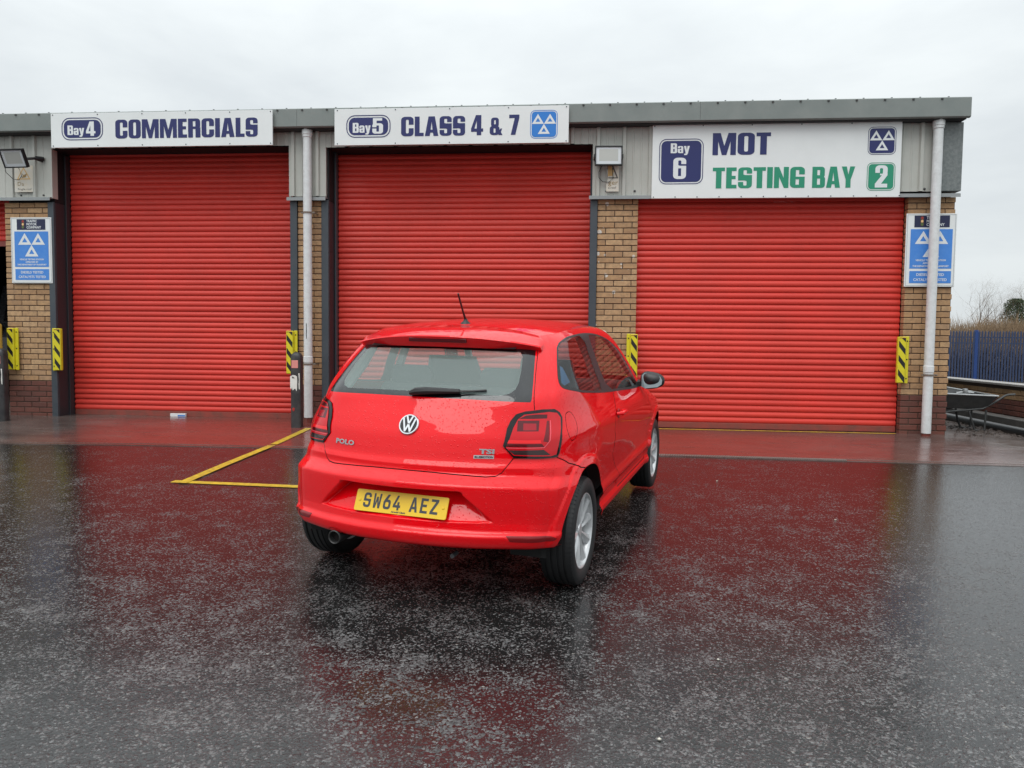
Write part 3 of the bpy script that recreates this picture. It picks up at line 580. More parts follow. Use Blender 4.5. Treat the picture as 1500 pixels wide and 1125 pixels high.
# test station posters
def poster(x0, dx, label, Y):
    t = empty('test_station_poster', (x0 + .30, Y, 1.858), label, 'sign', 'vehicle testing station posters'); c = x0 + .30; z = 1.858
    W_ = .60
    X = lambda u: x0 + u
    MB().box(-.30, .30, 0, .012, 0, .905, .003).build('sign_panel', WHITE, t)
    fr = MB()
    put(t, c, z, 'frame_line', [rrect(X(.012), z + .012, X(.588), z + .893)], [rrect(X(.018), z + .018, X(.582), z + .887)], mat('frame_line_grey', (.45, .48, .5), .4), .0004)
    put(t, c, z, 'name_strip', [rrect(X(.095), z + .735, X(.515), z + .880)], [], mat('poster_navy', (.012, .016, .06), .4), .0010)
    for i, (w_, tx) in enumerate(((.155, 'TRAFFIC'), (.150, 'MOTOR'), (.215, 'COMPANY'))):
        small_text('lettering', tx, X(.238), z + .838 - i * .043, .046, PRINTW, t, -.0035, w_, 'LEFT', .0012).location.x -= c; 
    for o in t.children:
        if o.name.startswith('lettering') and not o.get('fx'): o.location = (-c, 0, -z); o['fx'] = 1
    put(t, c, z, 'traffic_light', [rrect(X(.165), z + .750, X(.207), z + .872, .02)], [], mat('tl_brown', (.10, .06, .04), .5), .0020)
    for k, (col, nm) in enumerate((((.10, .16, .05), 'tl_green'), ((.85, .55, .25), 'tl_amber'), ((.35, .03, .03), 'tl_red'))):
        cy = z + .770 + .04 * k; put(t, c, z, 'lamp_disc', [[(X(.186) + .015 * math.cos(a / 12 * 6.2832), cy + .017 * math.sin(a / 12 * 6.2832)) for a in range(12)]], [], mat(nm, col, .4), .0028)
    put(t, c, z, 'blue_field', [rrect(X(.055), z + .225, X(.555), z + .712)], [], MOTB, .0010)
    triangles(t, c, z, X(.108), X(.505), z + .368, z + .690, PRINTW)
    put(t, c, z, 'blue_field', [rrect(X(.058), z + .045, X(.555), z + .195)], [], MOTB, .0010)
    for tx, zz, s, w_ in (('VEHICLE TESTING STATION', .318, .030, .36), ('APPROVED BY', .282, .028, .19), ('THE DEPARTMENT OF TRANSPORT', .246, .028, .43), ('DIESELS TESTED', .135, .046, .33), ('CATALYSTS TESTED', .072, .046, .40)):
        o = small_text('lettering', tx, X(.306), z + zz, s, PRINTW, t, -.0035, w_, 'CENTER', .0009); o.location = (-c, 0, -z); o['fx'] = 1
    for o in t.children:
        if 'fx' in o.keys(): del o['fx']
    return t
poster(-7.903, 0, 'blue and white vehicle testing station poster on the left brick pier', -.035)
poster(4.018, 0, 'blue and white vehicle testing station poster behind the right downpipe', -.035)
# torn fragile roof notices
OCH = mat('faded_orange', (.62, .40, .16), .6); PAPER = mat('faded_notice', (.62, .60, .54), .6, vary=(16, .5, (.70, .60, .44)), world=True)
FADE = mat('faded_print', (.30, .20, .08), .6); FADEK = mat('faded_black_print', (.10, .09, .08), .6)
t = empty('warning_notice', (-7.65, -.086, 3.10), 'bleached warning notice under the left floodlight', 'sign'); 
MB().box(-.135, .135, 0, .004, 0, .36).build('sheet', PAPER, t)
shape_mb([[(-.10, .17), (.10, .17), (.0, .34)]], [[(-.075, .185), (.075, .185), (0, .315)]], lambda u, v: (u, -.001, v)).build('triangle', OCH, t)
shape_mb([[(-.03, .19), (.03, .2), (.05, .25), (.0, .23), (-.04, .27), (-.01, .22)]], [], lambda u, v: (u, -.001, v)).build('pictogram', FADE, t)
small_text('lettering', 'Da', -.095, .085, .075, FADE, t, -.001, .09, 'LEFT'); small_text('lettering', 'Fragile roof', 0.01, .025, .042, FADEK, t, -.001, .20)
t = empty('warning_notice', (.375, -.086, 3.05), 'torn warning notice showing half a black triangle under the right floodlight', 'sign')
mb = MB(); mb.add([(-.08, 0, 0), (.08, 0, 0), (.08, 0, .38), (-.055, 0, .38), (-.07, 0, .25), (-.06, 0, .17), (-.078, 0, .10)], [(0, 1, 2, 3, 4, 5, 6)]); mb.build('sheet', PAPER, t)
shape_mb([[(-.03, .36), (-.008, .36), (.072, .165), (-.055, .165), (-.055, .178), (.050, .178)]], [], lambda u, v: (u, -.0015, v)).build('triangle', FADEK, t)
shape_mb([[(-.06, .19), (.0, .20), (.02, .27), (-.03, .33), (-.06, .32)]], [], lambda u, v: (u, -.001, v)).build('pictogram', OCH, t)
small_text('lettering', 'ger', -.055, .085, .085, FADE, t, -.0015, .125, 'LEFT'); small_text('lettering', 'e roof', -.055, .035, .042, FADEK, t, -.0015, .10, 'LEFT')
# ---------------------------------------------------------------- floodlights
def flood(loc, yaw, tilt, label, mount):
    t = empty('floodlight', loc, label, 'floodlight', 'black framed floodlights'); t.rotation_euler = (tilt, 0, yaw)
    w, h = .172, .122
    MB().box(-w, w, 0, .045, -h, h, .006).build('housing', BLACKP, t)
    f = MB(); f.box(-w, w, -.012, 0, h - .014, h); f.box(-w, w, -.012, 0, -h, -h + .014); f.box(-w, -w + .014, -.012, 0, -h + .014, h - .014); f.box(w - .014, w, -.012, 0, -h + .014, h - .014); f.build('bezel', BLACKP, t)
    rf = MB(); a = [(-w + .015, -.004, -h + .015), (w - .015, -.004, -h + .015), (w - .015, -.004, h - .015), (-w + .015, -.004, h - .015)]; b = [(x * .76, .0, z * .70 + .006) for x, _, z in a]
    rf.add([(x, -.001, z) for x, _, z in a] + [(x, -.0005, z) for x, y, z in b], [(i, (i + 1) % 4, 4 + (i + 1) % 4, 4 + i) for i in range(4)]); rf.build('reflector', mat('flood_reflector', (.62, .65, .67), .3), t)
    MB().add([(x, -.0005, z) for x, y, z in b], [(0, 1, 2, 3)]).build('led_panel', mat('flood_panel', (.46, .47, .44), .35), t)
    MB().box(-.05, .05, .045, .075, -.05, .05, .006).build('driver_box', BLACKP, t)
    return t
f1 = flood((-7.60, -.33, 3.495), math.radians(-3), math.radians(25), 'tilted black floodlight over the left poster pier', 0)
f2 = flood((.317, -.20, 3.475), math.radians(2), math.radians(-3), 'square-on black floodlight between bays 5 and 6', 0)
inv = lambda t, pts: [t.matrix_world.inverted() @ Vector(p) for p in pts]
bpy.context.view_layer.update()
mb = MB().tube(inv(f1, [(-7.50, -.27, 3.50), (-7.42, -.18, 3.53), (-7.39, -.06, 3.52)]), .018, 8); mb.tube(inv(f1, [(-7.43, -.14, 3.545), (-7.37, -.06, 3.55)]), .028, 8); mb.build('bracket', BLACKP, f1, smooth=True)
MB().tube(inv(f1, [(-7.76, -.29, 3.42), (-7.80, -.22, 3.34), (-7.78, -.12, 3.27), (-7.71, -.10, 3.26), (-7.65, -.12, 3.31), (-7.63, -.2, 3.40)]), .0045, 6).build('cable', BLACKP, f1, smooth=True)
mb = MB().box(-.185, -.172, .0, .14, -.02, .02); mb.box(.172, .185, 0, .14, -.02, .02); mb.box(-.185, .185, .13, .145, -.02, .02); mb.build('bracket', BLACKP, f2)
MB().tube(inv(f2, [(.235, -.16, 3.36), (.20, -.13, 3.29), (.20, -.11, 3.22), (.25, -.10, 3.17), (.33, -.10, 3.165), (.38, -.10, 3.22), (.37, -.12, 3.34)]), .0045, 6).build('cable', BLACKP, f2, smooth=True)
# ---------------------------------------------------------------- yellow and black corner guards
def guard(X, flange_right, label, w=.145, Y=-.03):
    t = empty('corner_guard', (X, Y, .648), label, 'corner guard', 'yellow and black striped corner guards'); s = -1 if flange_right else 1; h = .588
    # flange on one side, raised striped nose on the other
    fx0, fx1 = (w / 2 - .045, w / 2) if flange_right else (-w / 2, -w / 2 + .045)
    nx0, nx1 = (-w / 2, w / 2 - .045) if flange_right else (-w / 2 + .045, w / 2)
    MB().box(fx0, fx1, -.022, .0, 0, h, .004).build('flange', YEL, t)
    MB().box(nx0, nx1, -.055, .0, .004, h - .004, .009).build('nose', YEL, t)
    a, b = nx0 + .010, nx1 - .010; zt = h - .04; mb = MB()
    for k in range(3):
        z1 = zt - .012 - k * .178; z0_ = z1 - .075; dz = .105
        mb.add([(a, -.0562, z0_), (b, -.0562, z0_ - dz), (b, -.0562, z1 - dz), (a, -.0562, z1)], [(0, 1, 2, 3)])
    mb.add([(a + .03, -.0562, zt + .02), (b, -.0562, zt - .03), (b, -.0562, zt + .02)], [(0, 1, 2)])
    mb.build('black_stripes', BLK, t)
    MB().box(a, b, -.0565, -.055, h - .022, h - .012).build('rusty_edge', mat('rust', (.30, .10, .03), .7), t)
    bo = MB(); cx = (fx0 + fx1) / 2
    for z in (.06, .30, .53): bo.lathe([(0, -.026), (.009, -.0245), (.0095, -.022)], 10, 'y', (cx, 0, z))
    bo.build('bolts', BLK, t)['kind'] = 'stuff'
    return t
guard(-7.895, True, 'striped guard on the left edge of the poster pier, by the ochre board')
guard(-7.243, False, 'striped guard on the grey column at the left side of shutter 4')
guard(-3.875, True, 'striped guard behind the bollard at the right side of shutter 4')
guard(.665, False, 'striped guard seen over the car bonnet on the spattered pier', w=.14)
guard(4.03, True, 'striped guard on the right-hand pier beside the MOT shutter')
# ---------------------------------------------------------------- bollards
def bollard(X, Y, label):
    z0 = ground_z(X, Y) + .006; t = empty('bollard', (X, Y, z0), label, 'bollard', 'black bollards with worn white bands')
    def ring(hw, hd, z, n=24, p=3.2):
        return [(hw * math.copysign(abs(math.cos(a)) ** (2 / p), math.cos(a)), hd * math.copysign(abs(math.sin(a)) ** (2 / p), math.sin(a)), z) for a in [2 * math.pi * k / n for k in range(n)]]
    def loft(name, lv, m):
        mb = MB(); vs = []
        for hw, hd, z in lv: vs += ring(hw, hd, z)
        n = 24; mb.add(vs, [(i * n + k, i * n + (k + 1) % n, (i + 1) * n + (k + 1) % n, (i + 1) * n + k) for i in range(len(lv) - 1) for k in range(n)] + [tuple((len(lv) - 1) * n + k for k in range(n))])
        return mb.build(name, m, t, smooth=True)
    loft('post', [(.070, .065, -.02), (.070, .065, .60), (.066, .061, .64)], BOLM)
    loft('cap', [(.072, .067, .635), (.072, .067, .88), (.068, .063, .92), (.052, .05, .95), (.028, .028, .966), (.005, .005, .970)], BOLM)
    # torn remains of the white band
    def patch(pts, m, name, y=-.0668):
        shape_mb([pts], [], lambda u, v: (u, y - .0012 + .35 * max(0, abs(u) - .045), v)).build(name, m, t)
    patch([(-.066, .66), (-.066, .515), (-.05, .49), (-.042, .52), (-.03, .48), (-.018, .485), (-.012, .50), (.006, .50), (.018, .47), (.026, .49), (.030, .60), (.026, .66), (.0, .675), (-.03, .678)], BOLW, 'white_band')
    patch([(.044, .70), (.060, .70), (.060, .49), (.050, .50), (.046, .56), (.052, .62)], BOLW, 'white_band')
    mb = MB().box(-.045, .040, -.0705, -.062, .765, .865, .002); mb.build('reflector', REFL, t)
    patch([(-.03, .21), (-.01, .22), (-.002, .25), (-.02, .262), (-.04, .25)], mat('paint_red_spot', (.35, .03, .02), .5), 'red_paint')
bollard(-3.625, -.53, 'black bollard with pink reflector in front of the left downpipe')
bollard(-7.69, -.53, 'black bollard cut by the left edge of the picture')
# litter at the foot of shutter 4
t = empty('litter_carton', (-5.665, .255, .006), 'small blue and white carton lying at the foot of the left shutter', 'carton'); t.rotation_euler = (0, 0, .06)
MB().box(-.11, .11, -.02, .02, 0, .045, .002).build('carton_body', PRINTW, t); MB().box(.0, .105, -.0212, -.0203, .006, .025).build('blue_label', SKYB, t)
for i, (x, y, lb) in enumerate(((.30, -7.28, 'pale pebble in the dark reflection just below the car, nearest the camera'), (.62, -6.62, 'pale pebble on the wet asphalt below the rear right wheel'), (1.9, -4.2, 'pale pebble on the asphalt out in front of the MOT shutter'), (1.25, -3.0, 'pale pebble near the drain channel to the right of the car'))):
    r = random.uniform(.006, .012); z0 = ground_z(x, y); mb = MB()
    mb.add([(x + r * a * random.uniform(.7, 1.2), y + r * b * random.uniform(.7, 1.2), z0 + r * (.5 + .6 * c)) for a, b, c in ((1, 0, 0), (0, 1, 0), (-1, 0, 0), (0, -1, 0), (0, 0, 1), (0, 0, -1))], [(0, 1, 4), (1, 2, 4), (2, 3, 4), (3, 0, 4), (1, 0, 5), (2, 1, 5), (3, 2, 5), (0, 3, 5)])
    o = mb.build('pebble', mat('pebble_pale', (.60, .57, .50), .6), smooth='all'); tag(o, lb, 'pebble', 'pale pebbles on the asphalt')
# ---------------------------------------------------------------- inside the left bay
t = empty('workshop_van', (-9.3, 2.4, .0), 'dark vehicle standing inside the open bay at the left edge', 'van'); 
VB = mat('van_dark', (.02, .022, .026), .25, coat=.6)
def prism(prof, x0, x1): 
    n = len(prof); return MB().add([(x, y, z) for x in (x0, x1) for y, z in prof], [(i, (i + 1) % n, n + (i + 1) % n, n + i) for i in range(n)] + [tuple(range(n))[::-1], tuple(range(n, 2 * n))])
prism([(0, .55), (-.03, 1.1), (.05, 1.35), (.22, 2.0), (.5, 2.12), (3.6, 2.1), (4.4, 1.4), (5.1, 1.2), (5.15, .5)], -.9, .9).build('van_body', VB, t, fixn=True)
prism([(.03, 1.38), (.02, 1.38), (.17, 1.95), (.18, 1.95)], -.75, .75).build('rear_window', BLACKG, t, fixn=True)
for s in (-1, 1):
    MB().box(s * .82 - .06, s * .82 + .06, -.05, .02, 1.0, 1.3, .01).build('rear_lamp', mat('dark_red_lamp', (.12, .004, .006), .15), t)
    for y in (.9, 4.2): MB().lathe([(0, -.1), (.2, -.1), (.32, -.09), (.33, 0), (.32, .09), (.2, .1), (0, .1)], 24, 'x', (s * .78, y, .35)).build('wheel', RUBBER, t, smooth=True)
MB().box(-.92, .92, -.12, .0, .5, .68, .02).build('bumper', BLACKP, t)
prism([(-.005, 1.12), (-.012, 1.12), (-.012, 1.15), (-.005, 1.15)], .3, .8).build('trim_strip', GALV, t, fixn=True)
t = empty('ochre_board', (-8.03, -.22, .43), 'ochre board with a red and white notice at the left picture edge', 'board')
MB().box(-.30, .095, 0, .03, .02, .86, .02).build('board', mat('ochre', (.38, .22, .02), .5), t); MB().box(-.30, -.0, -.004, -.001, .52, .76).build('notice', PRINTW, t); MB().box(-.30, -.0, -.006, -.0045, .60, .68).build('red_band', mat('notice_red', (.55, .03, .02), .5), t)
MB().box(-.1, -.06, .03, .06, -.42, .4).build('stand_leg', STEEL, t)
# ---------------------------------------------------------------- right side: low wall, fence, barrow, trees
wl = empty('boundary_wall', (6.25, 5, -.02), 'low dark brick wall with pale coping right of the building', 'wall')
WY0, WY1 = -6.0, 7.0
MB().box(-.088, .10, -11, 2.0, 0, .575).build('mortar', MORT, wl)
cache = None; me_b = MB().box(-.05, .05, -.1075, .1075, -.0325, .0325, .004).mesh('brick', RBRICK)
for k in range(7):
    y = .2 + (.1125 if k % 2 else 0)
    while y < 7.0:
        o = link('brick', me_b, wl, (-.055, y - 5, .045 + k * .075))
        if k >= 5: o.material_slots[0].link = 'OBJECT'; o.material_slots[0].material = BUFF
        y += .225
for i in range(10): MB().box(-.15, .14, -11 + i * 1.3, -9.705 + i * 1.3, .582, .615, .004).build('coping', mat('coping_pale', (.34, .32, .30), .5, vary=(5, .5, (.24, .22, .20)), world=True), wl)
fe = empty('palisade_fence', (18, 20, -.6), 'blue steel palisade fence beyond the low wall', 'fence')
FB = mat('fence_blue', (.030, .050, .115), .5, vary=(3, .5, (.045, .065, .13)), world=True); FB2 = mat('fence_post_blue', (.014, .050, .20), .45)
pm = MB(); 
pr = [(-.034, 0), (-.026, -.014), (-.010, -.006), (.010, -.006), (.026, -.014), (.034, 0)]; H = 2.34
pm.add([(x, y, 0) for x, y in pr] + [(x, y, H - .07) for x, y in pr] + [(0, -.004, H)], [(i, i + 1, 7 + i, 6 + i) for i in range(5)] + [(6 + i, 7 + i, 12) for i in range(5)])
pm = pm.mesh('pale', FB)
for i in range(110):
    px_ = -5.0 + i * .105
    o = link('pale', pm, fe, (px_, 0, 0)); o.rotation_euler = (0, random.uniform(-.004, .004), 0)
for z_ in (1.86, 2.08, .35): MB().box(-5.2, 6.6, .0, .05, z_ - .02, z_ + .02).build('rail', FB, fe)
for px_ in (-5.2, -2.53, .14 - .0, 2.8, 5.5): MB().box(px_ - .06, px_ + .06, -.02, .09, 0, H + .01, .004).build('post', FB2, fe)
fe.location.x = 14.88 + .0 - .14
# wheelbarrow
wb = empty('wheelbarrow', (5.12, .72, 0), 'grey wheelbarrow propped behind the right-hand pier', 'wheelbarrow')
BW = mat('barrow_grey', (.045, .047, .048), .4, .2, vary=(12, .6, (.08, .082, .08)))
def quadshell(name, bot, top, m, open_=True):
    mb = MB(); mb.add(bot + top, [(3, 2, 1, 0), (0, 1, 5, 4), (1, 2, 6, 5), (2, 3, 7, 6), (3, 0, 4, 7)]); return mb.build(name, m, wb)
quadshell('tray', [(-.30, -.16, .30), (.22, -.16, .285), (.22, .20, .29), (-.30, .20, .30)], [(-.46, -.26, .50), (.335, -.27, .475), (.30, .33, .495), (-.46, .30, .62)], BW)
tb = lambda nm, pts, r, m=BW: MB().tube(pts, r, 8).build(nm, m, wb, smooth=True)
tb('tray_rim', [(-.46, -.26, .50), (.335, -.27, .475), (.30, .33, .495), (-.46, .30, .62), (-.46, -.26, .50)], .011, GALV)
tb('handle', [(-.55, -.16, .22), (.20, -.17, .30), (.33, -.18, .38), (.46, -.19, .475), (.50, -.19, .49), (.585, -.19, .495)], .014)
tb('handle', [(-.55, .16, .22), (.20, .22, .30), (.33, .24, .36), (.42, .25, .42), (.47, .25, .425)], .014)
tb('leg', [(.02, -.16, .29), (.07, -.18, .12), (.10, -.18, .02), (.17, -.18, .0), (.23, -.17, .02), (.245, -.165, .28)], .014); tb('leg', [(.02, .18, .29), (.06, .2, .12), (.10, .2, .02), (.17, .2, .0), (.23, .2, .02), (.245, .2, .28)], .014)
MB().lathe([(.05, -.03), (.15, -.035), (.18, -.03), (.19, 0), (.18, .03), (.15, .035), (.05, .03)], 24, 'y', (-.62, 0, .19)).build('wheel', RUBBER, wb, smooth=True)
t = empty('tap_fitting', (5.12, .60, .50), 'pale metal pipe fitting lying on the wheelbarrow rim', 'pipe fitting')
MB().tube([(-.12, 0, .0), (-.02, 0, .015), (.10, 0, .005)], .012, 8).build('pipe', GALV, t, smooth=True); MB().lathe([(0, -.03), (.03, -.028), (.034, 0), (.03, .028), (0, .03)], 12, 'z', (-.01, 0, .03)).build('valve', GALV, t, smooth=True)
MB().tube([(5.62, 4.4, .045), (5.60, 2.2, .045), (5.585, .6, .04), (5.57, -.3, .04)], .062, 14).build('black_pipe', mat('black_pipe_m', (.010, .010, .011), .3), smooth=True, label='thick black pipe lying along the foot of the low wall', cat='pipe')
MB().box(5.78, 5.98, -.2, 5, 0, .16, .01).build('timber_kerb', mat('timber_dark', (.05, .045, .042), .5, vary=(6, .6, (.12, .11, .10)), world=True), label='dark kerb between the black pipe and the brick wall', cat='kerb')
MB().box(5.70, 5.775, -.3, 5, 0, .07, .006).build('slab_edge', mat('slab_grey', (.10, .09, .085), .5), label='pale slab edge lying beside the black pipe', cat='kerb')
rb = MB()
for i in range(140):
    x, y = random.gauss(5.35, .35), random.uniform(-.15, 1.6)
    if x < 4.75 or x > 5.75: continue
    s = random.uniform(.01, .035); z0 = .006; a = random.random() * 6
    rb.add([(x + s * math.cos(a + k * 1.256) * random.uniform(.6, 1.3), y + s * math.sin(a + k * 1.256) * random.uniform(.6, 1.3), z0 + (s * .4 if k % 2 else .0)) for k in range(5)] + [(x, y, z0 + s * .7)], [(k, (k + 1) % 5, 5) for k in range(5)])
rb.build('leaf_litter', mat('litter_dark', (.03, .018, .012), .7, rnd=None), kind='stuff', label='dark wet leaf litter and rubble around the wheelbarrow feet')
# ---------------------------------------------------------------- car body surface
CARPOSE = (0.24852, 0.04047, -0.01713)
def pchip(xs, ys):
    x = np.asarray(xs, float); y = np.asarray(ys, float)
    h = np.diff(x); d = np.diff(y) / h; m = np.zeros_like(y)
    for i in range(1, len(x) - 1):
        if d[i-1] * d[i] > 0:
            w1 = 2*h[i] + h[i-1]; w2 = h[i] + 2*h[i-1]
            m[i] = (w1 + w2) / (w1/d[i-1] + w2/d[i])
    m[0] = d[0]; m[-1] = d[-1]
    def f(t):
        t = np.clip(np.asarray(t, float), x[0], x[-1])
        k = np.clip(np.searchsorted(x, t, side='right') - 1, 0, len(x) - 2)
        u = (t - x[k]) / h[k]
        return ((1+2*u)*(1-u)**2*y[k] + u*(1-u)**2*h[k]*m[k] + u*u*(3-2*u)*y[k+1] + u*u*(u-1)*h[k]*m[k+1])
    return f
# rear centreline, front centreline, half width: all against height above the ground
YR = pchip(*zip((.25,-.52),(.30,-.575),(.322,-.635),(.338,-.672),(.350,-.686),(.375,-.695),(.400,-.698),(.407,-.695),(.423,-.676),(.429,-.672),(.445,-.669),(.458,-.667),(.466,-.666),(.475,-.666),(.55,-.668),(.61,-.667),(.640,-.665),(.650,-.660),(.656,-.651),(.690,-.594),(.696,-.588),(.71,-.586),(.722,-.586),(.732,-.580),(.75,-.567),(.80,-.553),(.86,-.535),(.914,-.508),(.96,-.482),(1.0,-.457),(1.052,-.424),(1.12,-.347),(1.2,-.252),(1.28,-.150),(1.33,-.082),(1.42,.05)))
YF = pchip(*zip((.25,3.14),(.35,3.25),(.5,3.268),(.62,3.25),(.70,3.20),(.76,3.08),(.80,2.90),(.86,2.62),(.92,2.38),(.96,2.27),(1.05,2.12),(1.2,1.88),(1.3,1.72),(1.42,1.52)))
HW = pchip(*zip((.25,.79),(.285,.815),(.31,.824),(.328,.824),(.342,.816),(.357,.806),(.38,.806),(.41,.818),(.43,.834),(.442,.8365),(.455,.835),(.50,.825),(.55,.827),(.62,.833),(.70,.839),(.80,.8405),(.85,.838),(.875,.832),(.90,.822),(.95,.800),(1.0,.780),(1.1,.744),(1.2,.705),(1.3,.664),(1.36,.638),(1.44,.60)))
HWR = pchip(*zip((.25,.77),(.30,.795),(.33,.812),(.40,.832),(.46,.836),(.55,.8365),(.62,.8365),(.70,.839),(.80,.8405),(.85,.838),(.875,.832),(.90,.822),(.95,.800),(1.0,.780),(1.1,.744),(1.2,.705),(1.3,.664),(1.36,.638),(1.44,.60)))
KB = pchip(*zip((.25,1.15),(.5,1.15),(.65,1.1),(.8,1.0),(.95,.75),(1.04,.52),(1.3,.36),(1.44,.36)))
LR = pchip(*zip((.25,.70),(.62,.70),(.74,.95),(.95,.85),(1.1,.62),(1.3,.46),(1.44,.46)))
LF = pchip(*zip((.25,1.0),(.75,1.0),(.95,.62),(1.3,.36),(1.44,.36)))
_S = [0,.1,.2,.3,.36,.42,.48,.54,.64,.8,1.0]
_F = [0,.2,.4,.6,.72,.82,.885,.925,.955,.98,1.0]
_O = [0,.010,.036,.086,.135,.20,.28,.38,.55,.80,1.15]
_S2 = [2,2.2,2.4,2.52,2.64,2.76,2.88,3.0]
_F2 = [1.0,.985,.95,.88,.76,.55,.28,0]
_O2 = [1.0,.70,.45,.27,.15,.06,.015,0]
FR = pchip(_S + _S2, _F + _F2)
OR_ = pchip(_S, _O); OF_ = pchip(_S2, _O2)
ZE = pchip(*zip((-.2,1.325),(-.05,1.345),(.1,1.368),(.4,1.394),(.9,1.402),(1.3,1.392),(1.6,1.362),(2.0,1.33)))
ZC = pchip(*zip((-.20,1.330),(-.06,1.348),(.0,1.385),(.1,1.410),(.231,1.428),(.45,1.443),(.8,1.453),(1.2,1.446),(1.45,1.424),(1.6,1.400),(1.8,1.365)))
CB = pchip(*zip((.25,.93),(.40,.90),(.66,.87),(.78,.98),(.9,.96),(1.04,.82),(1.2,.68),(1.44,.62)))
def sst(a, b, t):
    u = np.clip((t - a) / (b - a), 0, 1); return u*u*(3-2*u)
def S0(s, z):
    s = np.asarray(s, float); z = np.asarray(z, float); s, z = np.broadcast_arrays(s, z)
    fr = FR(s); zw = z + np.interp(s, [0, .2, .37, .47, .7, .9], [0, .003, .012, .024, .040, .042]) * (1 - sst(.66, .76, z)); yr = YR(zw); yf = YF(z); lr = LR(z); lf = LF(z)
    o = OR_(np.minimum(s, 1.0)); sc = KB(z); bl = sst(.60, .93, fr)
    o2 = np.where(o > .28, .28 + (o - .28) * (lr - .28) / .87, o)
    cb = CB(z)
    o2 = o2 * (sc * (1 - bl) + bl * cb)
    lrs = lr * cb
    yA = yr + lrs; yB = yf - lf
    o3 = OF_(np.maximum(s, 2.0)) * lf
    y = np.where(s <= 1, yr + o2, np.where(s < 2, yA + (yB - yA) * np.clip(s - 1, 0, 1), yf - o3))
    bw = sst(.62, .98, s); x = (HW(z) * bw + HWR(z) * (1 - bw)) * fr
    return x, y, z
# plate recess: trapezium in (x, z) on the rear face
REC = dict(zt=.603, zb=.464, xt=.345, xb=.50, d=.112)
def recess(x, z):
    r = REC; w = r['xb'] + (r['xt'] - r['xb']) * np.clip((z - r['zb']) / (r['zt'] - r['zb']), 0, 1)
    ax = np.abs(x)
    side = 1 - sst(-.030, .004, ax - w)
    lo = np.clip((z - r['zb']) / (r['zt'] - r['zb']), 0, 1)
    d = (.010 + (r['d'] - .010) * lo) * (1 - sst(r['zt'], r['zt'] + .016, z)) * sst(r['zb'] - .004, r['zb'] + .004, z)
    return d * side
ARCH = [(0.0, .302, .3735), (2.47, .302, .362)]
def S(s, z):
    x, y, z = S0(s, z)
    rear = s < .6
    y = y + np.where(rear, recess(x, z), 0)
    ze = ZE(y)
    x = x - np.where(z > 1.2, .045 * np.exp(-np.clip(ze - z, 0, 9) / .022), 0) * sst(.3, .6, np.minimum(s, 3 - s))
    x = np.maximum(x, 0)
    for (cy, cz, r) in ARCH:
        dd = np.hypot(y - cy, z - cz) - r
        x = x + np.where((s > .4) & (s < 2.75), .010 * (1 - sst(.040, .056, dd)) + .004 * np.exp(-(dd / .02) ** 2), 0)
    return np.stack([x, y, np.asarray(z, float) + 0 * x], -1)
def ztop(s):
    z = np.full_like(np.asarray(s, float), 1.36)
    for _ in range(40): z = .5 * z + .5 * ZE(S0(s, z)[1])
    return z
# ---------------------------------------------------------------- the car
car = empty('hatchback_car', (-.7603, -5.5477, -.2128), 'wet bright red three-door hatchback parked with its tail to the camera', 'car')
_ps, _al, _be = CARPOSE
ex = Vector((math.cos(_ps), -math.sin(_ps), 0)); ey = Vector((math.sin(_ps), math.cos(_ps), 0)); ez = Vector((0, 0, 1))
ey = ey * math.cos(_al) + ez * math.sin(_al); ez = ex.cross(ey); ex = ex * math.cos(_be) + ez * math.sin(_be); ez = ex.cross(ey)
ex.normalize(); ey = (ey - ex * ex.dot(ey)).normalized(); ez = ex.cross(ey)
car.matrix_world = Matrix(((ex.x, ey.x, ez.x, -.7603), (ex.y, ey.y, ez.y, -5.5477), (ex.z, ey.z, ez.z, -.2128), (0, 0, 0, 1)))
def sideS(y, z):
    """chart value s of the side point at (y, z)"""
    lo, hi = .40, 2.9
    for _ in range(40):
        mid = (lo + hi) / 2
        if float(S(np.array([mid]), np.array([z]))[0, 1]) < y: lo = mid
        else: hi = mid
    return (lo + hi) / 2
def rearS(x, z):
    lo, hi = 0, .9; x = abs(x)
    for _ in range(40):
        mid = (lo + hi) / 2
        if float(S(np.array([mid]), np.array([z]))[0, 0]) < x: lo = mid
        else: hi = mid
    return (lo + hi) / 2
def nrm(s, z, h=2e-3):
    s = np.asarray(s, float); z = np.asarray(z, float)
    a = S(np.clip(s + h, 0, 3), z) - S(np.clip(s - h, 0, 3), z); b = S(s, z + h) - S(s, z - h)
    a[..., 0] = np.where(s < h, abs(a[..., 0]) + 1e-6, a[..., 0]); a[..., 1] = np.where(s < 1e-4, 0, a[..., 1])
    n = np.cross(a, b); n /= np.linalg.norm(n, axis=-1, keepdims=True) + 1e-12; return n
def dens(pl, step=.02, closed=True):
    out = []; m = len(pl)
    for i in range(m if closed else m - 1):
        a = np.array(pl[i][:2], float); b = np.array(pl[(i + 1) % m][:2], float); sc = np.array([1.3, 1.0])
        k = max(1, int(np.linalg.norm((b - a) * sc) / step)); out += [tuple(a + (b - a) * t / k) for t in range(k)]
    if not closed: out.append(tuple(pl[-1][:2]))
    return out
def smoothp(pl, it=2):
    for _ in range(it):
        q = []; m = len(pl)
        for i in range(m):
            a = np.array(pl[i]); b = np.array(pl[(i + 1) % m]); q += [tuple(a * .75 + b * .25), tuple(a * .25 + b * .75)]
        pl = q
    return pl
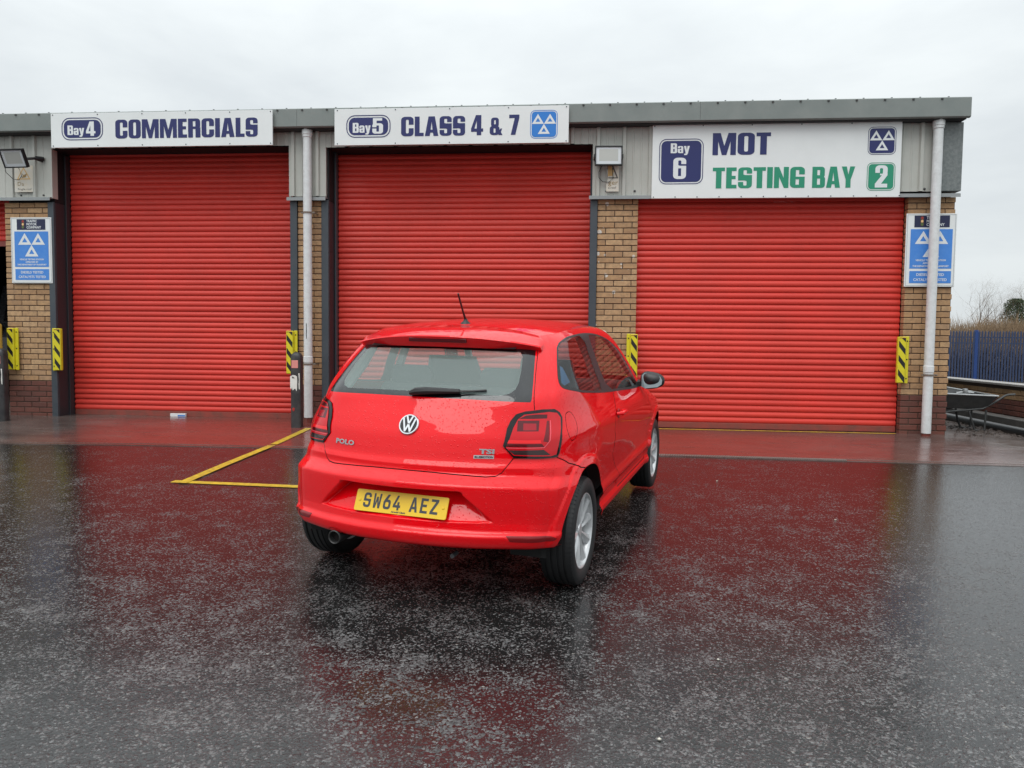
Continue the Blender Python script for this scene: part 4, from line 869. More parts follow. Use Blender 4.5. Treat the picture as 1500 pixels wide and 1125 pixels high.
def strip_poly(pl, w):
    """buffer an open chart polyline into a thin band w metres wide"""
    pl = dens(pl, .02, False); L_, R_ = [], []
    for i, p in enumerate(pl):
        a = np.array(pl[max(i - 1, 0)]); b = np.array(pl[min(i + 1, len(pl) - 1)]); s, z = p
        ks = np.linalg.norm(S(np.array([min(s + .01, 3)]), np.array([z]))[0] - S(np.array([max(s - .01, 0)]), np.array([z]))[0]) / .02
        t = (b - a) * np.array([ks, 1.0]); t /= np.linalg.norm(t) + 1e-9; n = np.array([-t[1] / max(ks, .2), t[0]]) * w / 2
        L_.append((p[0] + n[0], p[1] + n[1])); R_.append((p[0] - n[0], p[1] - n[1]))
    return L_ + R_[::-1]
LAMP = [(.299, .832), (.313, .914), (.326, .952), (.344, .984), (.372, .997), (.43, 1.003), (.487, .999), (.512, .982), (.520, .955), (.496, .885), (.482, .785), (.473, .764), (.403, .765), (.330, .771)]
LIN = {'lens': [(.307, .825), (.318, .868), (.331, .918), (.347, .958), (.367, .980), (.404, .984), (.453, .987), (.492, .979), (.506, .954), (.492, .90), (.476, .85), (.465, .779), (.442, .773), (.329, .784)],
 'lens_dark_top': [(.349, .96), (.373, .976), (.403, .979), (.444, .975), (.44, .956)], 'lens_grey': [(.346, .952), (.411, .949), (.401, .897), (.339, .9)],
 'lens_box': [(.361, .938), (.399, .935), (.395, .903), (.357, .905)], 'lens_bar': [(.315, .860), (.404, .856), (.406, .841), (.311, .845)],
 'lens_dark_bar': [(.310, .842), (.408, .838), (.417, .822), (.308, .827)], 'lens_clear': [(.313, .811), (.415, .808), (.442, .779), (.331, .788)],
 'lens_side': [(.437, .945), (.446, .944), (.430, .843), (.412, .849)], 'lens_line': [(.448, .945), (.452, .945), (.438, .852), (.4255, .832), (.416, .817), (.309, .820), (.309, .8235), (.414, .8205), (.423, .834), (.434, .853)]}
TGC = [(0, .694), (.1, .692), (.2, .686), (.262, .681), (.288, .684), (.303, .700), (.315, .730), (.330, .771)]
zt = lambda s: float(ztop(np.array([s]))[0])
TGU = [(.385, 1.0), (.4035, 1.003), (.406, 1.04), (.410, 1.16), (.415, 1.29), (.418, 1.36)]
TAILGATE = [(-.01, .694)] + TGC[1:] + LAMP[:1] + LAMP[1:5] + TGU + [(.418, 1.5), (-.01, 1.5)]
GLASSR = [(-.01, 1.053), (.2, 1.051), (.33, 1.046), (.394, 1.041), (.399, 1.055), (.403, 1.16), (.405, 1.30), (-.01, 1.315)]
CLEARR = [(-.01, 1.078), (.12, 1.078), (.25, 1.074), (.30, 1.073), (.325, 1.083), (.343, 1.103), (.352, 1.135), (.357, 1.20), (.356, 1.262), (.345, 1.285), (-.01, 1.293)]
SEAM = [(.474, .762), (.56, .722), (.72, .682), (.80, .672)]
arch = lambda cy, r, n=44, a0=-30, a1=210: [(sideS(cy + r * math.cos(math.radians(t)), max(.262, .302 + r * math.sin(math.radians(t)))), max(.262, .302 + r * math.sin(math.radians(t)))) for t in np.linspace(a0, a1, n)]
ARCHR, ARCHF = arch(0, .3735), arch(2.47, .362)
BUMPER = [(-.01, .2), (-.01, .694)] + TGC[1:] + [(.403, .765), (.474, .762)] + SEAM[1:3] + [ARCHR[int(len(ARCHR) * .60)], (.80, .40), (.80, .2)]
TRIM = smoothp([(.574, 1.325), (.813, 1.350), (1.104, 1.366), (1.378, 1.374), (1.619, 1.368), (1.787, 1.349), (1.918, 1.316), (1.985, 1.255), (2.012, 1.185), (2.03, 1.115), (2.05, 1.025), (2.085, .946), (2.04, .942), (1.854, .951), (1.588, .978), (1.334, 1.001), (1.164, 1.026), (.943, 1.066), (.66, 1.092), (.586, 1.106), (.556, 1.135), (.556, 1.192), (.560, 1.255)], 1)
QGL = smoothp([(.605, 1.318), (.83, 1.340), (1.10, 1.356), (1.345, 1.363), (1.335, 1.20), (1.306, 1.022), (1.16, 1.040), (.95, 1.080), (.70, 1.104), (.610, 1.118), (.582, 1.142), (.582, 1.195), (.590, 1.255)], 1)
DGL = smoothp([(1.475, 1.363), (1.615, 1.357), (1.78, 1.338), (1.905, 1.305), (1.965, 1.250), (1.988, 1.185), (2.004, 1.115), (2.022, 1.035), (2.045, .966), (1.85, .968), (1.60, .992), (1.395, 1.012), (1.43, 1.20)], 1)
def sy(pts): return [(sideS(y, z), z) for y, z in pts]
DOORCUT = sy([(.86, .985), (.79, .92), (.70, .84), (.672, .76), (.69, .66), (.755, .54), (.85, .47), (.915, .40), (.93, .345)]); DOORF = sy([(1.93, .93), (1.965, .82), (1.98, .60), (2.0, .345)])
DOOR = DOORCUT + DOORF[::-1] + [(2.09, .95), (2.05, 1.1), (1.98, 1.3), (1.78, 1.37), (1.46, 1.38), (1.40, 1.2), (1.38, 1.0)]
FUEL = smoothp([(.550, .962), (.585, .978), (.628, .972), (.645, .917), (.612, .853), (.582, .833), (.555, .832), (.530, .885)], 2)
REFLP = [(.336, .4015), (.40, .397), (.455, .390), (.51, .381), (.545, .366), (.52, .357), (.46, .360), (.40, .366), (.350, .373)]
WIND = [(2.34, .985), (3.02, .985), (3.02, 1.345), (2.30, 1.32)]
HEADL = [(2.50, .66), (2.86, .63), (2.86, .70), (2.70, .75), (2.44, .80)]
GRILLE = [(2.87, .62), (3.02, .62), (3.02, .70), (2.87, .70)]
gaps = [strip_poly(g, .0045) for g in (TGC[:1] + TGC[1:], TGU[1:], SEAM, DOORCUT, DOORF, [(2.0, .345)] and [DOORCUT[-1], DOORF[-1]])]
gaps += [strip_poly(FUEL + FUEL[:1], .0035)]
gaps += [strip_poly([(2.36, .93), (2.62, .935), (3.0, .94)], .006), strip_poly([(2.2, .93), (2.35, .93)], .005)]
LOWB = [(s, float(np.interp(s, [0, .3, .4, .5, .62, .8, 1.0, 2.1, 2.4, 3.0], [.338, .331, .323, .314, .308, .30, .292, .290, .26, .255]))) for s in np.linspace(0, 3, 121)]
TOPB = [(s, zt(s)) for s in np.linspace(0, 3, 181)]
DOMAIN = LOWB + TOPB[::-1]
def in_domain(P):
    lo = np.interp(P[:, 0], [p[0] for p in LOWB], [p[1] for p in LOWB]); hi = np.interp(P[:, 0], [p[0] for p in TOPB], [p[1] for p in TOPB])
    return (P[:, 1] > lo) & (P[:, 1] < hi)
def clampd(pl): return [(min(max(s, 0), 3), min(max(z, .2), 1.5)) for s, z in pl]
ss = np.concatenate([np.arange(0, .62, .0105), np.arange(.62, 1.0, .02), np.arange(1.0, 2.0, .022), np.arange(2.0, 3.001, .02)])
zz = np.concatenate([np.arange(.25, .31, .012), np.arange(.31, .47, .0045), np.arange(.47, .58, .012), np.arange(.58, .74, .0045), np.arange(.74, 1.0, .010), np.arange(1.0, 1.28, .016), np.arange(1.28, 1.42, .007)])
GA, GB = np.meshgrid(ss, zz, indexing='ij'); pts = np.stack([GA.ravel(), GB.ravel()], 1); pts = pts[in_domain(pts)]
# extra rows along the sloping sides of the plate recess
ex_ = []
for d_ in (-.05, -.035, -.02, -.008, .004, .014):
    for z_ in np.arange(.466, .604, .006):
        w_ = REC['xb'] + (REC['xt'] - REC['xb']) * (z_ - REC['zb']) / (REC['zt'] - REC['zb']) + d_; ex_.append((rearS(w_, z_), z_))
pts = np.vstack([pts, np.array(ex_)])
polys = [dens(DOMAIN, .05), dens(LAMP), dens(TAILGATE), dens(GLASSR, .03), dens(CLEARR, .03), dens(BUMPER), TRIM, QGL, DGL, dens(DOOR, .04), FUEL, dens(REFLP), dens(WIND, .05), HEADL, GRILLE, ARCHR, ARCHF] + gaps + [dens(v, .03) for v in LIN.values()]
polys = [clampd(p) for p in polys]
V2, F2 = cdt(polys, [tuple(p) for p in pts]); F2 = np.array(F2); cen = V2[F2].mean(1)
reg = np.full(len(F2), 'body_shell', dtype=object)
def setr(poly, name): reg[inpoly(cen, poly)] = name
setr(BUMPER, 'rear_bumper'); setr(TAILGATE, 'tailgate'); setr(DOOR, 'door'); setr(FUEL, 'fuel_flap'); setr(TRIM, 'window_trim'); setr(QGL, 'quarter_window'); setr(DGL, 'door_window')
setr(GLASSR, 'rear_window_border'); setr(CLEARR, 'rear_window'); setr(WIND, 'windscreen'); setr(REFLP, 'bumper_reflector'); setr(HEADL, 'headlamp'); setr(GRILLE, 'grille')
for g in gaps: setr(g, 'panel_gap')
setr(LAMP, 'tail_lamp')
for k_, v_ in LIN.items(): setr(v_, k_)
setr(LIN['lens_line'], 'lens_line')
inside = in_domain(cen)
c3 = S(cen[:, 0], cen[:, 1])
for (cy, cz, r) in ARCH: inside &= ~((np.hypot(c3[:, 1] - cy, c3[:, 2] - cz) < r) & (cen[:, 0] > .4))
inside &= (np.abs(V2[F2][:, :, 0]).max(1) <= 3.0001)
P3 = S(V2[:, 0], V2[:, 1]); N3 = nrm(V2[:, 0], V2[:, 1])
# winding so that normals face outwards (+x on the right side)
fn = np.cross(P3[F2[:, 1]] - P3[F2[:, 0]], P3[F2[:, 2]] - P3[F2[:, 0]]); flip = np.einsum('ij,ij->i', fn, N3[F2].mean(1)) < 0
sgn = 1
if N3[(np.abs(V2[:, 0] - 1.5) < .05)][:, 0].mean() < 0: N3 = -N3; flip = ~flip
F2[flip] = F2[flip][:, ::-1]
def region(name, matl, both='merge', obj=None, offset=0, parent=None, sel=None):
    k = inside & ((reg == name) if sel is None else sel)
    f = F2[k]; used, inv_ = np.unique(f, return_inverse=True); f = inv_.reshape(f.shape); v = P3[used] + N3[used] * offset; n = N3[used]; res = []
    def mk(vs, fs, ns, nm):
        me = bpy.data.meshes.new(nm); me.from_pydata(vs.tolist(), [], fs.tolist()); me.materials.append(matl)
        me.polygons.foreach_set('use_smooth', [True] * len(fs)); me.update(); me.normals_split_custom_set_from_vertices([tuple(q) for q in ns])
        o = link(nm, me, parent or car); return o
    mir = np.array([-1, 1, 1]); nm = obj or name
    if both == 'merge': res.append(mk(np.vstack([v, v * mir]), np.vstack([f, f[:, ::-1] + len(v)]), np.vstack([n, n * mir]), nm))
    else:
        res.append(mk(v, f, n, nm))
        if both == 'two': res.append(mk(v * mir, f[:, ::-1], n * mir, nm))
    return res
GLASS = bpy.data.materials.new('car_glass'); GLASS.use_nodes = True; nt = GLASS.node_tree; nt.nodes.clear(); L = nt.links.new
def glass(nt, tint, haze, dropsc=110):
    L = nt.links.new
    tr = N(nt, 'ShaderNodeBsdfTransparent', inp={0: (*tint, 1)}); gl = N(nt, 'ShaderNodeBsdfGlossy', inp={'Roughness': .015}); lw = N(nt, 'ShaderNodeLayerWeight', inp={0: .5}); pw5 = N(nt, 'ShaderNodeMath', operation='POWER', inp={1: 5}); L(lw.outputs['Facing'], pw5.inputs[0]); fr = N(nt, 'ShaderNodeMath', operation='MULTIPLY_ADD', inp={1: .93, 2: .07}); L(pw5.outputs[0], fr.inputs[0]); m1 = N(nt, 'ShaderNodeMixShader')
    tcn = N(nt, 'ShaderNodeTexCoord'); v = N(nt, 'ShaderNodeTexVoronoi', inp={'Scale': dropsc}); L(tcn.outputs['Object'], v.inputs['Vector'])
    sp = N(nt, 'ShaderNodeSeparateColor'); L(v.outputs['Color'], sp.inputs[0]); rd = N(nt, 'ShaderNodeMath', operation='MULTIPLY', inp={1: .40}); L(sp.outputs[0], rd.inputs[0])
    su = N(nt, 'ShaderNodeMath', operation='SUBTRACT'); L(rd.outputs[0], su.inputs[0]); L(v.outputs['Distance'], su.inputs[1]); mxx = N(nt, 'ShaderNodeMath', operation='MAXIMUM', inp={1: 0}); L(su.outputs[0], mxx.inputs[0])
    b = N(nt, 'ShaderNodeBump', inp={'Strength': .5, 'Distance': .006}); L(mxx.outputs[0], b.inputs['Height']); L(b.outputs[0], gl.inputs['Normal']); L(b.outputs[0], lw.inputs['Normal'])
    L(fr.outputs[0], m1.inputs[0]); L(tr.outputs[0], m1.inputs[1]); L(gl.outputs[0], m1.inputs[2])
    df = N(nt, 'ShaderNodeBsdfDiffuse', inp={0: (.50, .62, .58, 1)}); m2 = N(nt, 'ShaderNodeMixShader', inp={0: haze}); L(m1.outputs[0], m2.inputs[1]); L(df.outputs[0], m2.inputs[2])
    o = N(nt, 'ShaderNodeOutputMaterial'); L(m2.outputs[0], o.inputs[0])
glass(nt, (.88, .95, .93), .20)
GLASS2 = bpy.data.materials.new('car_side_glass'); GLASS2.use_nodes = True; GLASS2.node_tree.nodes.clear(); glass(GLASS2.node_tree, (.66, .69, .68), .0, 90)
LENS = lambda nm, c, r=.12: mat(nm, c, r, coat=.35, spec=.3, drops=(120, .42, .12, .003))
region('body_shell', PAINT); region('rear_bumper', PAINT); tg = region('tailgate', PAINT)[0]; drs = region('door', PAINT, 'two')
ff = region('fuel_flap', PAINT, 'one')[0]
k_ = inside & (reg == 'fuel_flap'); f_ = F2[k_]; me = bpy.data.meshes.new('left_quarter_infill'); u_, iv = np.unique(f_, return_inverse=True)
me.from_pydata((P3[u_] * [-1, 1, 1]).tolist(), [], iv.reshape(f_.shape)[:, ::-1].tolist()); me.materials.append(PAINT); me.polygons.foreach_set('use_smooth', [True] * len(f_)); me.normals_split_custom_set_from_vertices([tuple(q) for q in N3[u_] * [-1, 1, 1]]); link('quarter_panel', me, car)
region('panel_gap', GAPM, offset=-.006)
region('window_trim', BLACKP, 'two', offset=.0015); region('quarter_window', GLASS2, 'two'); region('door_window', GLASS2, 'two')
region('rear_window_border', BLACKG, parent=tg); region('rear_window', GLASS, parent=tg); region('windscreen', GLASS2); region('headlamp', LENS('headlamp_glass', (.4, .42, .43)), 'two'); region('grille', BLACKP); region('bumper_reflector', LENS('reflector_red', (.22, .006, .008)), 'two', offset=.002)
lm = region('tail_lamp', LENS('lamp_black_rim', (.005, .004, .004), .1), 'two', offset=.006)
LC = {'lens': (.60, .003, .010), 'lens_dark_top': (.07, .004, .007), 'lens_grey': (.10, .010, .014), 'lens_box': (.38, .010, .02), 'lens_bar': (.95, .015, .02), 'lens_dark_bar': (.10, .002, .004), 'lens_clear': (.035, .018, .018), 'lens_side': (.16, .006, .010), 'lens_line': (.85, .10, .13)}
for k2, c2 in LC.items():
    for i_, lamp in enumerate(lm):
        k_ = inside & (reg == k2); f_ = F2[k_]; u_, iv = np.unique(f_, return_inverse=True); mir = np.array([1 if i_ == 0 else -1, 1, 1])
        off = {'lens': .009, 'lens_bar': .0105, 'lens_line': .0105}.get(k2, .0085)
        fs = iv.reshape(f_.shape); fs = fs if i_ == 0 else fs[:, ::-1]
        me = bpy.data.meshes.new(k2); me.from_pydata(((P3[u_] + N3[u_] * off) * mir).tolist(), [], fs.tolist()); me.materials.append(LENS('mat_' + k2, c2)); me.polygons.foreach_set('use_smooth', [True] * len(f_)); me.normals_split_custom_set_from_vertices([tuple(q) for q in N3[u_] * mir]); link(k2, me, lamp)
# roof skin from edge to edge
ys = np.concatenate([np.linspace(-.04, .2, 26), np.linspace(.2, 1.74, 60)[1:]]); qs = np.sin(np.linspace(-1, 1, 61) * math.pi / 2)
def edge_at(y):
    """roof edge half width at this y"""
    s_ = np.linspace(.0, 2.9, 581); e_ = S(s_, ztop(s_)); k = np.argsort(e_[:, 1]); return float(np.interp(y, e_[k, 1], e_[k, 0]))
_s = np.linspace(0, 3, 1201); _e = S(_s, ztop(_s)); im = int(np.argmax(_e[:, 0]))
def xe_(y): return float(np.interp(y, _e[:800, 1], _e[:800, 0])) if y < .9 else float(np.interp(y, _e[500:, 1], _e[500:, 0]))
rear0 = float(_e[0, 1]); front0 = float(_e[-1, 1])
ys = np.concatenate([rear0 + (np.linspace(0, 1, 30) ** 2) * .35, np.linspace(rear0 + .35, front0 - .3, 40)[1:], front0 - .3 * (np.linspace(1, 0, 24) ** 2)[1:]])
def roofz(x, y):
    xe = max(xe_(y), 1e-3); q = min(abs(x) / xe, 1); ze = float(ZE(y)); zc = float(ZC(y)); zc = max(zc, ze + .002); return zc - (zc - ze) * q ** 2.7
ys[0] += 1e-4; ys[-1] -= 1e-4
vs = [(q * xe_(y), y, roofz(q * xe_(y), y) if 0 < i < len(ys) - 1 else float(ZE(y))) for i, y in enumerate(ys) for q in qs]; n = len(qs)
MB().add(vs, [(j * n + i, j * n + i + 1, (j + 1) * n + i + 1, (j + 1) * n + i) for j in range(len(ys) - 1) for i in range(n - 1)]).build('roof', PAINT, car, smooth='all')
MB().add([(x * .96, y, z - .03) for x, y, z in vs], [(j * n + i + 1, j * n + i, (j + 1) * n + i, (j + 1) * n + i + 1) for j in range(3, len(ys) - 3) for i in range(n - 1)]).build('headliner', TRIMG, car, smooth='all')
# spoiler over the rear window
xs = np.linspace(-.562, .562, 49); rows = []
for x in xs:
    a = abs(x) / .562; f_ = a ** 2.4
    yt = -.180 + .135 * f_; zt_ = 1.368 - .050 * f_; zb_ = 1.304 - .012 * f_; yl = .14 - .05 * a ** 2; zl = roofz(x * .915, yl) + .003
    k9 = 1 - a ** 9
    xl = x * .915
    rows.append([(xl, yl, zl - .004), (xl, yl - .01, zl), (x, (yl + yt) / 2, (zl + zt_) / 2 + .010 * k9), (x, yt + .03, zt_ + .008 * k9), (x, yt + .006, zt_ + .001), (x, yt, zt_ - .006), (x, yt + .024, zb_ + .006), (x, yt + .030, zb_), (x, yt + .05, zb_ + .003), (x, yt + .14, zb_ + .018)])
m_ = len(rows[0]); MB().add([p for r in rows for p in r], [(i * m_ + j, (i + 1) * m_ + j, (i + 1) * m_ + j + 1, i * m_ + j + 1) for i in range(len(xs) - 1) for j in range(m_ - 1)] + [tuple(range(m_)), tuple((len(xs) - 1) * m_ + j for j in range(m_))[::-1]]).build('spoiler', PAINT, tg, smooth=30, fixn=True)
MB().box(-.175, .175, -.1755, -.15, 1.331, 1.352, .003).build('high_brake_light', LENS('brake_dark', (.08, .004, .006)), tg)
MB().add([(x, y, z) for x in (-.44, .44) for y, z in ((-.12, 1.303), (-.04, 1.325), (.0, 1.335))], [(0, 1, 4, 3), (1, 2, 5, 4)]).build('spoiler_underside', BLACKP, tg)
# lettering and badge follow the tailgate skin
def onrear(x, z, off=.003):
    s_ = rearS(x, z); q = S(np.array([s_]), np.array([z]))[0]; n_ = nrm(np.array([s_]), np.array([z]))[0]
    if n_[1] > 0: n_ = -n_
    if x < 0: q = q * [-1, 1, 1]; n_ = n_ * [-1, 1, 1]
    return Vector(q) + Vector(n_) * off
def letters3(name, txt, x0, z0, h, wd, m, off, ital=0):
    tmp = small_text('tmp', txt, 0, 0, h, m, None, 0, wd, 'LEFT', h * .045); vs = [(v.co.x, v.co.z) for v in tmp.data.vertices]; fs = [tuple(p.vertices) for p in tmp.data.polygons]; bpy.data.objects.remove(tmp)
    return MB().add([onrear(x0 + u + ital * v, z0 + v, off) for u, v in vs], fs).build(name, m, tg)
letters3('badge_lettering', 'POLO', -.449, .786, .034, .132, mat('badge_grey', (.42, .42, .43), .25, .8), .005)
letters3('badge_lettering', 'TSI', .392, .792, .032, .074, mat('badge_grey', (), 0), .005)
pts_ = fill([rrect(.366, .767, .464, .784)])[0]; V_, F_ = fill([rrect(.366, .767, .464, .784)]); MB().add([onrear(u, v, .003) for u, v in V_], F_).build('badge_strip', mat('badge_silver', (.62, .63, .64), .3, .5), tg)
letters3('badge_lettering', 'BLUEMOTION', .370, .7705, .014, .090, BLK, .0042)
cz_ = .9145; bc = Vector(S(np.array([0.0]), np.array([cz_]))[0]); bn = Vector(nrm(np.array([.0]), np.array([cz_]))[0]); bn = -bn if bn.y > 0 else bn; bn.x = 0; bn.normalize(); bu = Vector((1, 0, 0)); bv = bu.cross(bn) * -1
if bv.z < 0: bv = -bv
def onb(u, v, off): return bc + bu * u + bv * v + bn * off
circ = lambda r, n=40: [(r * math.cos(6.28318 * i / n), r * math.sin(6.28318 * i / n)) for i in range(n)]
badge = MB(); ringp = [(.056, .0), (.056, .006), (.0535, .009), (.048, .009), (.0465, .006)]
badge.add([onb(r * math.cos(6.28318 * i / 48), r * math.sin(6.28318 * i / 48), h) for i in range(48) for r, h in ringp], [(i * 5 + j, ((i + 1) % 48) * 5 + j, ((i + 1) % 48) * 5 + j + 1, i * 5 + j + 1) for i in range(48) for j in range(4)])
bo = badge.build('badge_ring', CHROME, tg, smooth=True)
V_, F_ = fill([circ(.0475)]); MB().add([onb(u, v, .005) for u, v in V_], F_).build('badge_disc', BLACKG, tg)
w_ = .0095
def bar(a, b): 
    a, b = np.array(a), np.array(b); t_ = (b - a) / np.linalg.norm(b - a); n_ = np.array([-t_[1], t_[0]]) * w_ / 2; return [tuple(a + n_), tuple(a - n_), tuple(b - n_), tuple(b + n_)]
ad = [bar((-.0165, .0445), (-.0005, .0045)), bar((.0165, .0445), (.0005, .0045)), bar((-.0345, .0325), (-.0135, -.040)), bar((.0345, .0325), (.0135, -.040)), bar((-.0150, -.040), (-.0005, -.0015)), bar((.0150, -.040), (.0005, -.0015))]
V_, F_ = fill(ad); MB().add([onb(u, v, .0085) for u, v in V_], F_).build('badge_letters', CHROME, tg)
# number plate
PYEL = mat('plate_yellow', (.78, .50, .02), .35); PBLK = mat('plate_black', (.035, .04, .05), .4)
pb, pt_ = Vector((.014, -.650, .474)), Vector((.014, -.602, .575)); pv = (pt_ - pb).normalized(); pn = Vector((1, 0, 0)).cross(pv) ; pn = pn if pn.y < 0 else -pn
plate = None
def onp(u, v, off): return pb + Vector((1, 0, 0)) * u + pv * v + pn * off
V_, F_ = fill([rrect(-.26, 0, .26, .111, .010)]); mb = MB(); mb.add([onp(u, v, .004) for u, v in V_], F_); rr_ = rrect(-.26, 0, .26, .111, .010); n = len(rr_)
mb.add([onp(u, v, o_) for o_ in (.004, -.002) for u, v in rr_], [(i, (i + 1) % n, n + (i + 1) % n, n + i) for i in range(n)]); plate = mb.build('number_plate', PYEL, car)
text_mb('SW64', -.213, .020, .076, .213, PL, .22, .3, lambda u, v: onp(u, v, .0048)).build('plate_characters', PBLK, plate)
text_mb('AEZ', .052, .020, .076, .158, PL, .22, .3, lambda u, v: onp(u, v, .0048)).build('plate_characters', PBLK, plate)
tmp = small_text('tmp', 'Arnold Clark', 0, 0, .012, PBLK, None, 0, .082, 'CENTER', .0006); vs_ = [(v.co.x, v.co.z) for v in tmp.data.vertices]; fs_ = [tuple(p.vertices) for p in tmp.data.polygons]; bpy.data.objects.remove(tmp)
MB().add([onp(-.005 + u, .0065 + v, .0048) for u, v in vs_], fs_).build('plate_dealer_name', PBLK, plate)
sb = MB()
for u in (-.235, .238): sb.add([onp(u + .007 * math.cos(k * .785) * r_, .056 + .007 * math.sin(k * .785) * r_, h_) for r_, h_ in ((1, .0045), (.75, .008)) for k in range(8)] + [onp(u, .056, .0095)], [(k, (k + 1) % 8, 8 + (k + 1) % 8, 8 + k) for k in range(8)] + [(8 + k, 8 + (k + 1) % 8, 16) for k in range(8)])
sb.build('plate_screws', PYEL, plate, smooth=True)
# wiper
def onw(x, z, off): return onrear(x, z, off)
mb = MB(); pth = [(-.035, 1.058, .02), (.0, 1.063, .026), (.06, 1.068, .026), (.14, 1.072, .022), (.235, 1.076, .018)]
mb.tube([onw(x, z, o_) for x, z, o_ in pth], .012, 8, True, [.012, .020, .020, .017, .012]); mb.tube([onw(x, z, o_) for x, z, o_ in ((.235, 1.076, .018), (.30, 1.082, .014), (.37, 1.090, .012))], .005, 6)
wip = mb.build('wiper', BLACKP, tg, smooth=True); mb = MB().tube([onw(x, 1.072 + (x + .02) * .045, .008) for x in np.linspace(-.01, .372, 10)], .0055, 5); mb.build('wiper_blade', RUBBER, wip)
# antenna
MB().lathe([(0, .03), (.010, .028), (.014, .016), (.028, .004), (.032, -.004)], 20, 'z', (0, .231, roofz(0, .231))).build('antenna_base', BLACKP, car, smooth=True)
MB().tube([(0, .231, 1.45), (0, .19, 1.50), (0, .115, 1.605)], .0055, 8, True, [.0075, .006, .0055]).build('antenna', RUBBER, car, smooth=True)
# mirrors, door handles
for sg, d_ in ((1, drs[0]), (-1, drs[1])):
    def ell(cx, cy, cz, rx, ry, rz, ti=0):
        out = []
        for i in range(11):
            th = math.pi * i / 10; 
            for k in range(20):
                a = 2 * math.pi * k / 20; cxx, szz = math.cos(a), math.sin(a); px_ = math.copysign(abs(cxx) ** .75, cxx); pz_ = math.copysign(abs(szz) ** .8, szz)
                out.append((sg * (cx + rx * px_ * math.sin(th)), cy - ry * math.cos(th), cz + rz * pz_ * math.sin(th) * (1 - .22 * px_)))
        return out, [(i * 20 + k, i * 20 + (k + 1) % 20, (i + 1) * 20 + (k + 1) % 20, (i + 1) * 20 + k) for i in range(10) for k in range(20)]
    v_, f_ = ell(.895, 1.785, .990, .094, .065, .066); mi_ = MB().add([p for p in v_], f_).build('door_mirror', BLACKP, d_, smooth=True, fixn=True)
    vv = [(sg * (.897 + .078 * px), 1.722 + .30 * (.04 + .051 * pz), .990 + .051 * pz * (1 - .22 * px)) for px, pz in ((-.95, -.75), (-.6, -1), (.6, -1), (.98, -.55), (1.0, .2), (.8, .8), (.2, 1.0), (-.75, 1), (-1.0, .6))]
    MB().add(vv, [tuple(range(9)) if sg == 1 else tuple(range(9))[::-1]]).build('mirror_glass', mat('mirror_glass', (.26, .30, .31), .10, .8), mi_)
    MB().add([(sg * x, y, z) for x, y, z in ((.775, 1.72, .935), (.83, 1.74, .95), (.83, 1.80, .95), (.775, 1.86, .935), (.775, 1.72, .975), (.83, 1.74, .985), (.83, 1.80, .985), (.775, 1.86, .985))], [(0, 1, 2, 3), (4, 5, 6, 7), (0, 1, 5, 4), (1, 2, 6, 5), (2, 3, 7, 6), (3, 0, 4, 7)]).build('mirror_arm', BLACKP, d_, fixn=True)
    hb = MB().tube([(sg * .838, .735, .862), (sg * .872, .755, .866), (sg * .876, .86, .868), (sg * .846, .885, .866)], .013, 8, True, [.010, .014, .014, .010]); hb.build('door_handle', PAINT, d_, smooth=True)
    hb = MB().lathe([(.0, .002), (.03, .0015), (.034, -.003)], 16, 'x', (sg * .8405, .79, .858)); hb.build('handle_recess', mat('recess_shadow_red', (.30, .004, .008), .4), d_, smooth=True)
# sills and inner arches
ARM = mat('arch_liner', (.012, .012, .012), .9)
for sg in (1, -1):
    for cy in (0, 2.47):
        mb = MB(); a_ = [math.radians(t) for t in np.linspace(-8, 188, 30)]
        mb.add([(sg * (x - (.05 if (math.cos(t) < -.5 and cy == 0 and x > .6) else 0)), cy + r * math.cos(t), .302 + r * math.sin(t)) for x, r in ((.765, .378), (.74, .385), (.52, .385)) for t in a_], [(j * 30 + i, j * 30 + i + 1, (j + 1) * 30 + i + 1, (j + 1) * 30 + i) for j in range(2) for i in range(29)])
        mb.add([(sg * .52, cy + .385 * math.cos(t), .302 + .385 * math.sin(t)) for t in a_], [tuple(range(30))]); mb.build('arch_liner', ARM, car)
MB().box(-.70, .70, .38, 2.09, .19, .285).build('underbody', ARM, car); MB().box(-.50, .50, -.55, .38, .345, .37).build('underbody', ARM, car); MB().box(-.55, .55, 2.1, 3.1, .24, .27).build('underbody', ARM, car)
mb = MB().tube([(.27, -.50, .262), (.27, -.56, .262)], .012, 10); mb.build('tow_eye', mat('underbody_metal', (.10, .10, .105), .5, .4), car, smooth=True)
# bumper return along the lower edge
for sg in (1,):
    lo = [(s, z) for s, z in LOWB if s < .72]; a_ = S(np.array([p[0] for p in lo]), np.array([p[1] for p in lo]))
    full = [tuple(q * [-1, 1, 1]) for q in a_[::-1]] + [tuple(q) for q in a_]; n = len(full)
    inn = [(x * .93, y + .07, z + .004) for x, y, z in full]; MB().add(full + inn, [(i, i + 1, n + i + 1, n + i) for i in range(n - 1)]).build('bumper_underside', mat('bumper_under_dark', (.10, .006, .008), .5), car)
# exhaust in its notch
MB().lathe([(.030, .16), (.030, .0), (.0335, -.004), (.037, 0), (.037, .16)], 24, 'y', (-.372, -.640, .310)).build('exhaust_pipe', mat('exhaust_metal', (.04, .04, .04), .5, .3), car, smooth=True)
MB().lathe([(0, .03), (.030, .03)], 24, 'y', (-.372, -.640, .310)).build('exhaust_bore', GAPM, car)
V_, F_ = fill([[(-.372 + .062 * math.cos(math.radians(t)), .316 + .047 * math.sin(math.radians(t))) for t in np.linspace(0, 180, 18)]]); MB().add([onrear(u, v, .0025) for u, v in V_], F_).build('exhaust_notch', GAPM, car)
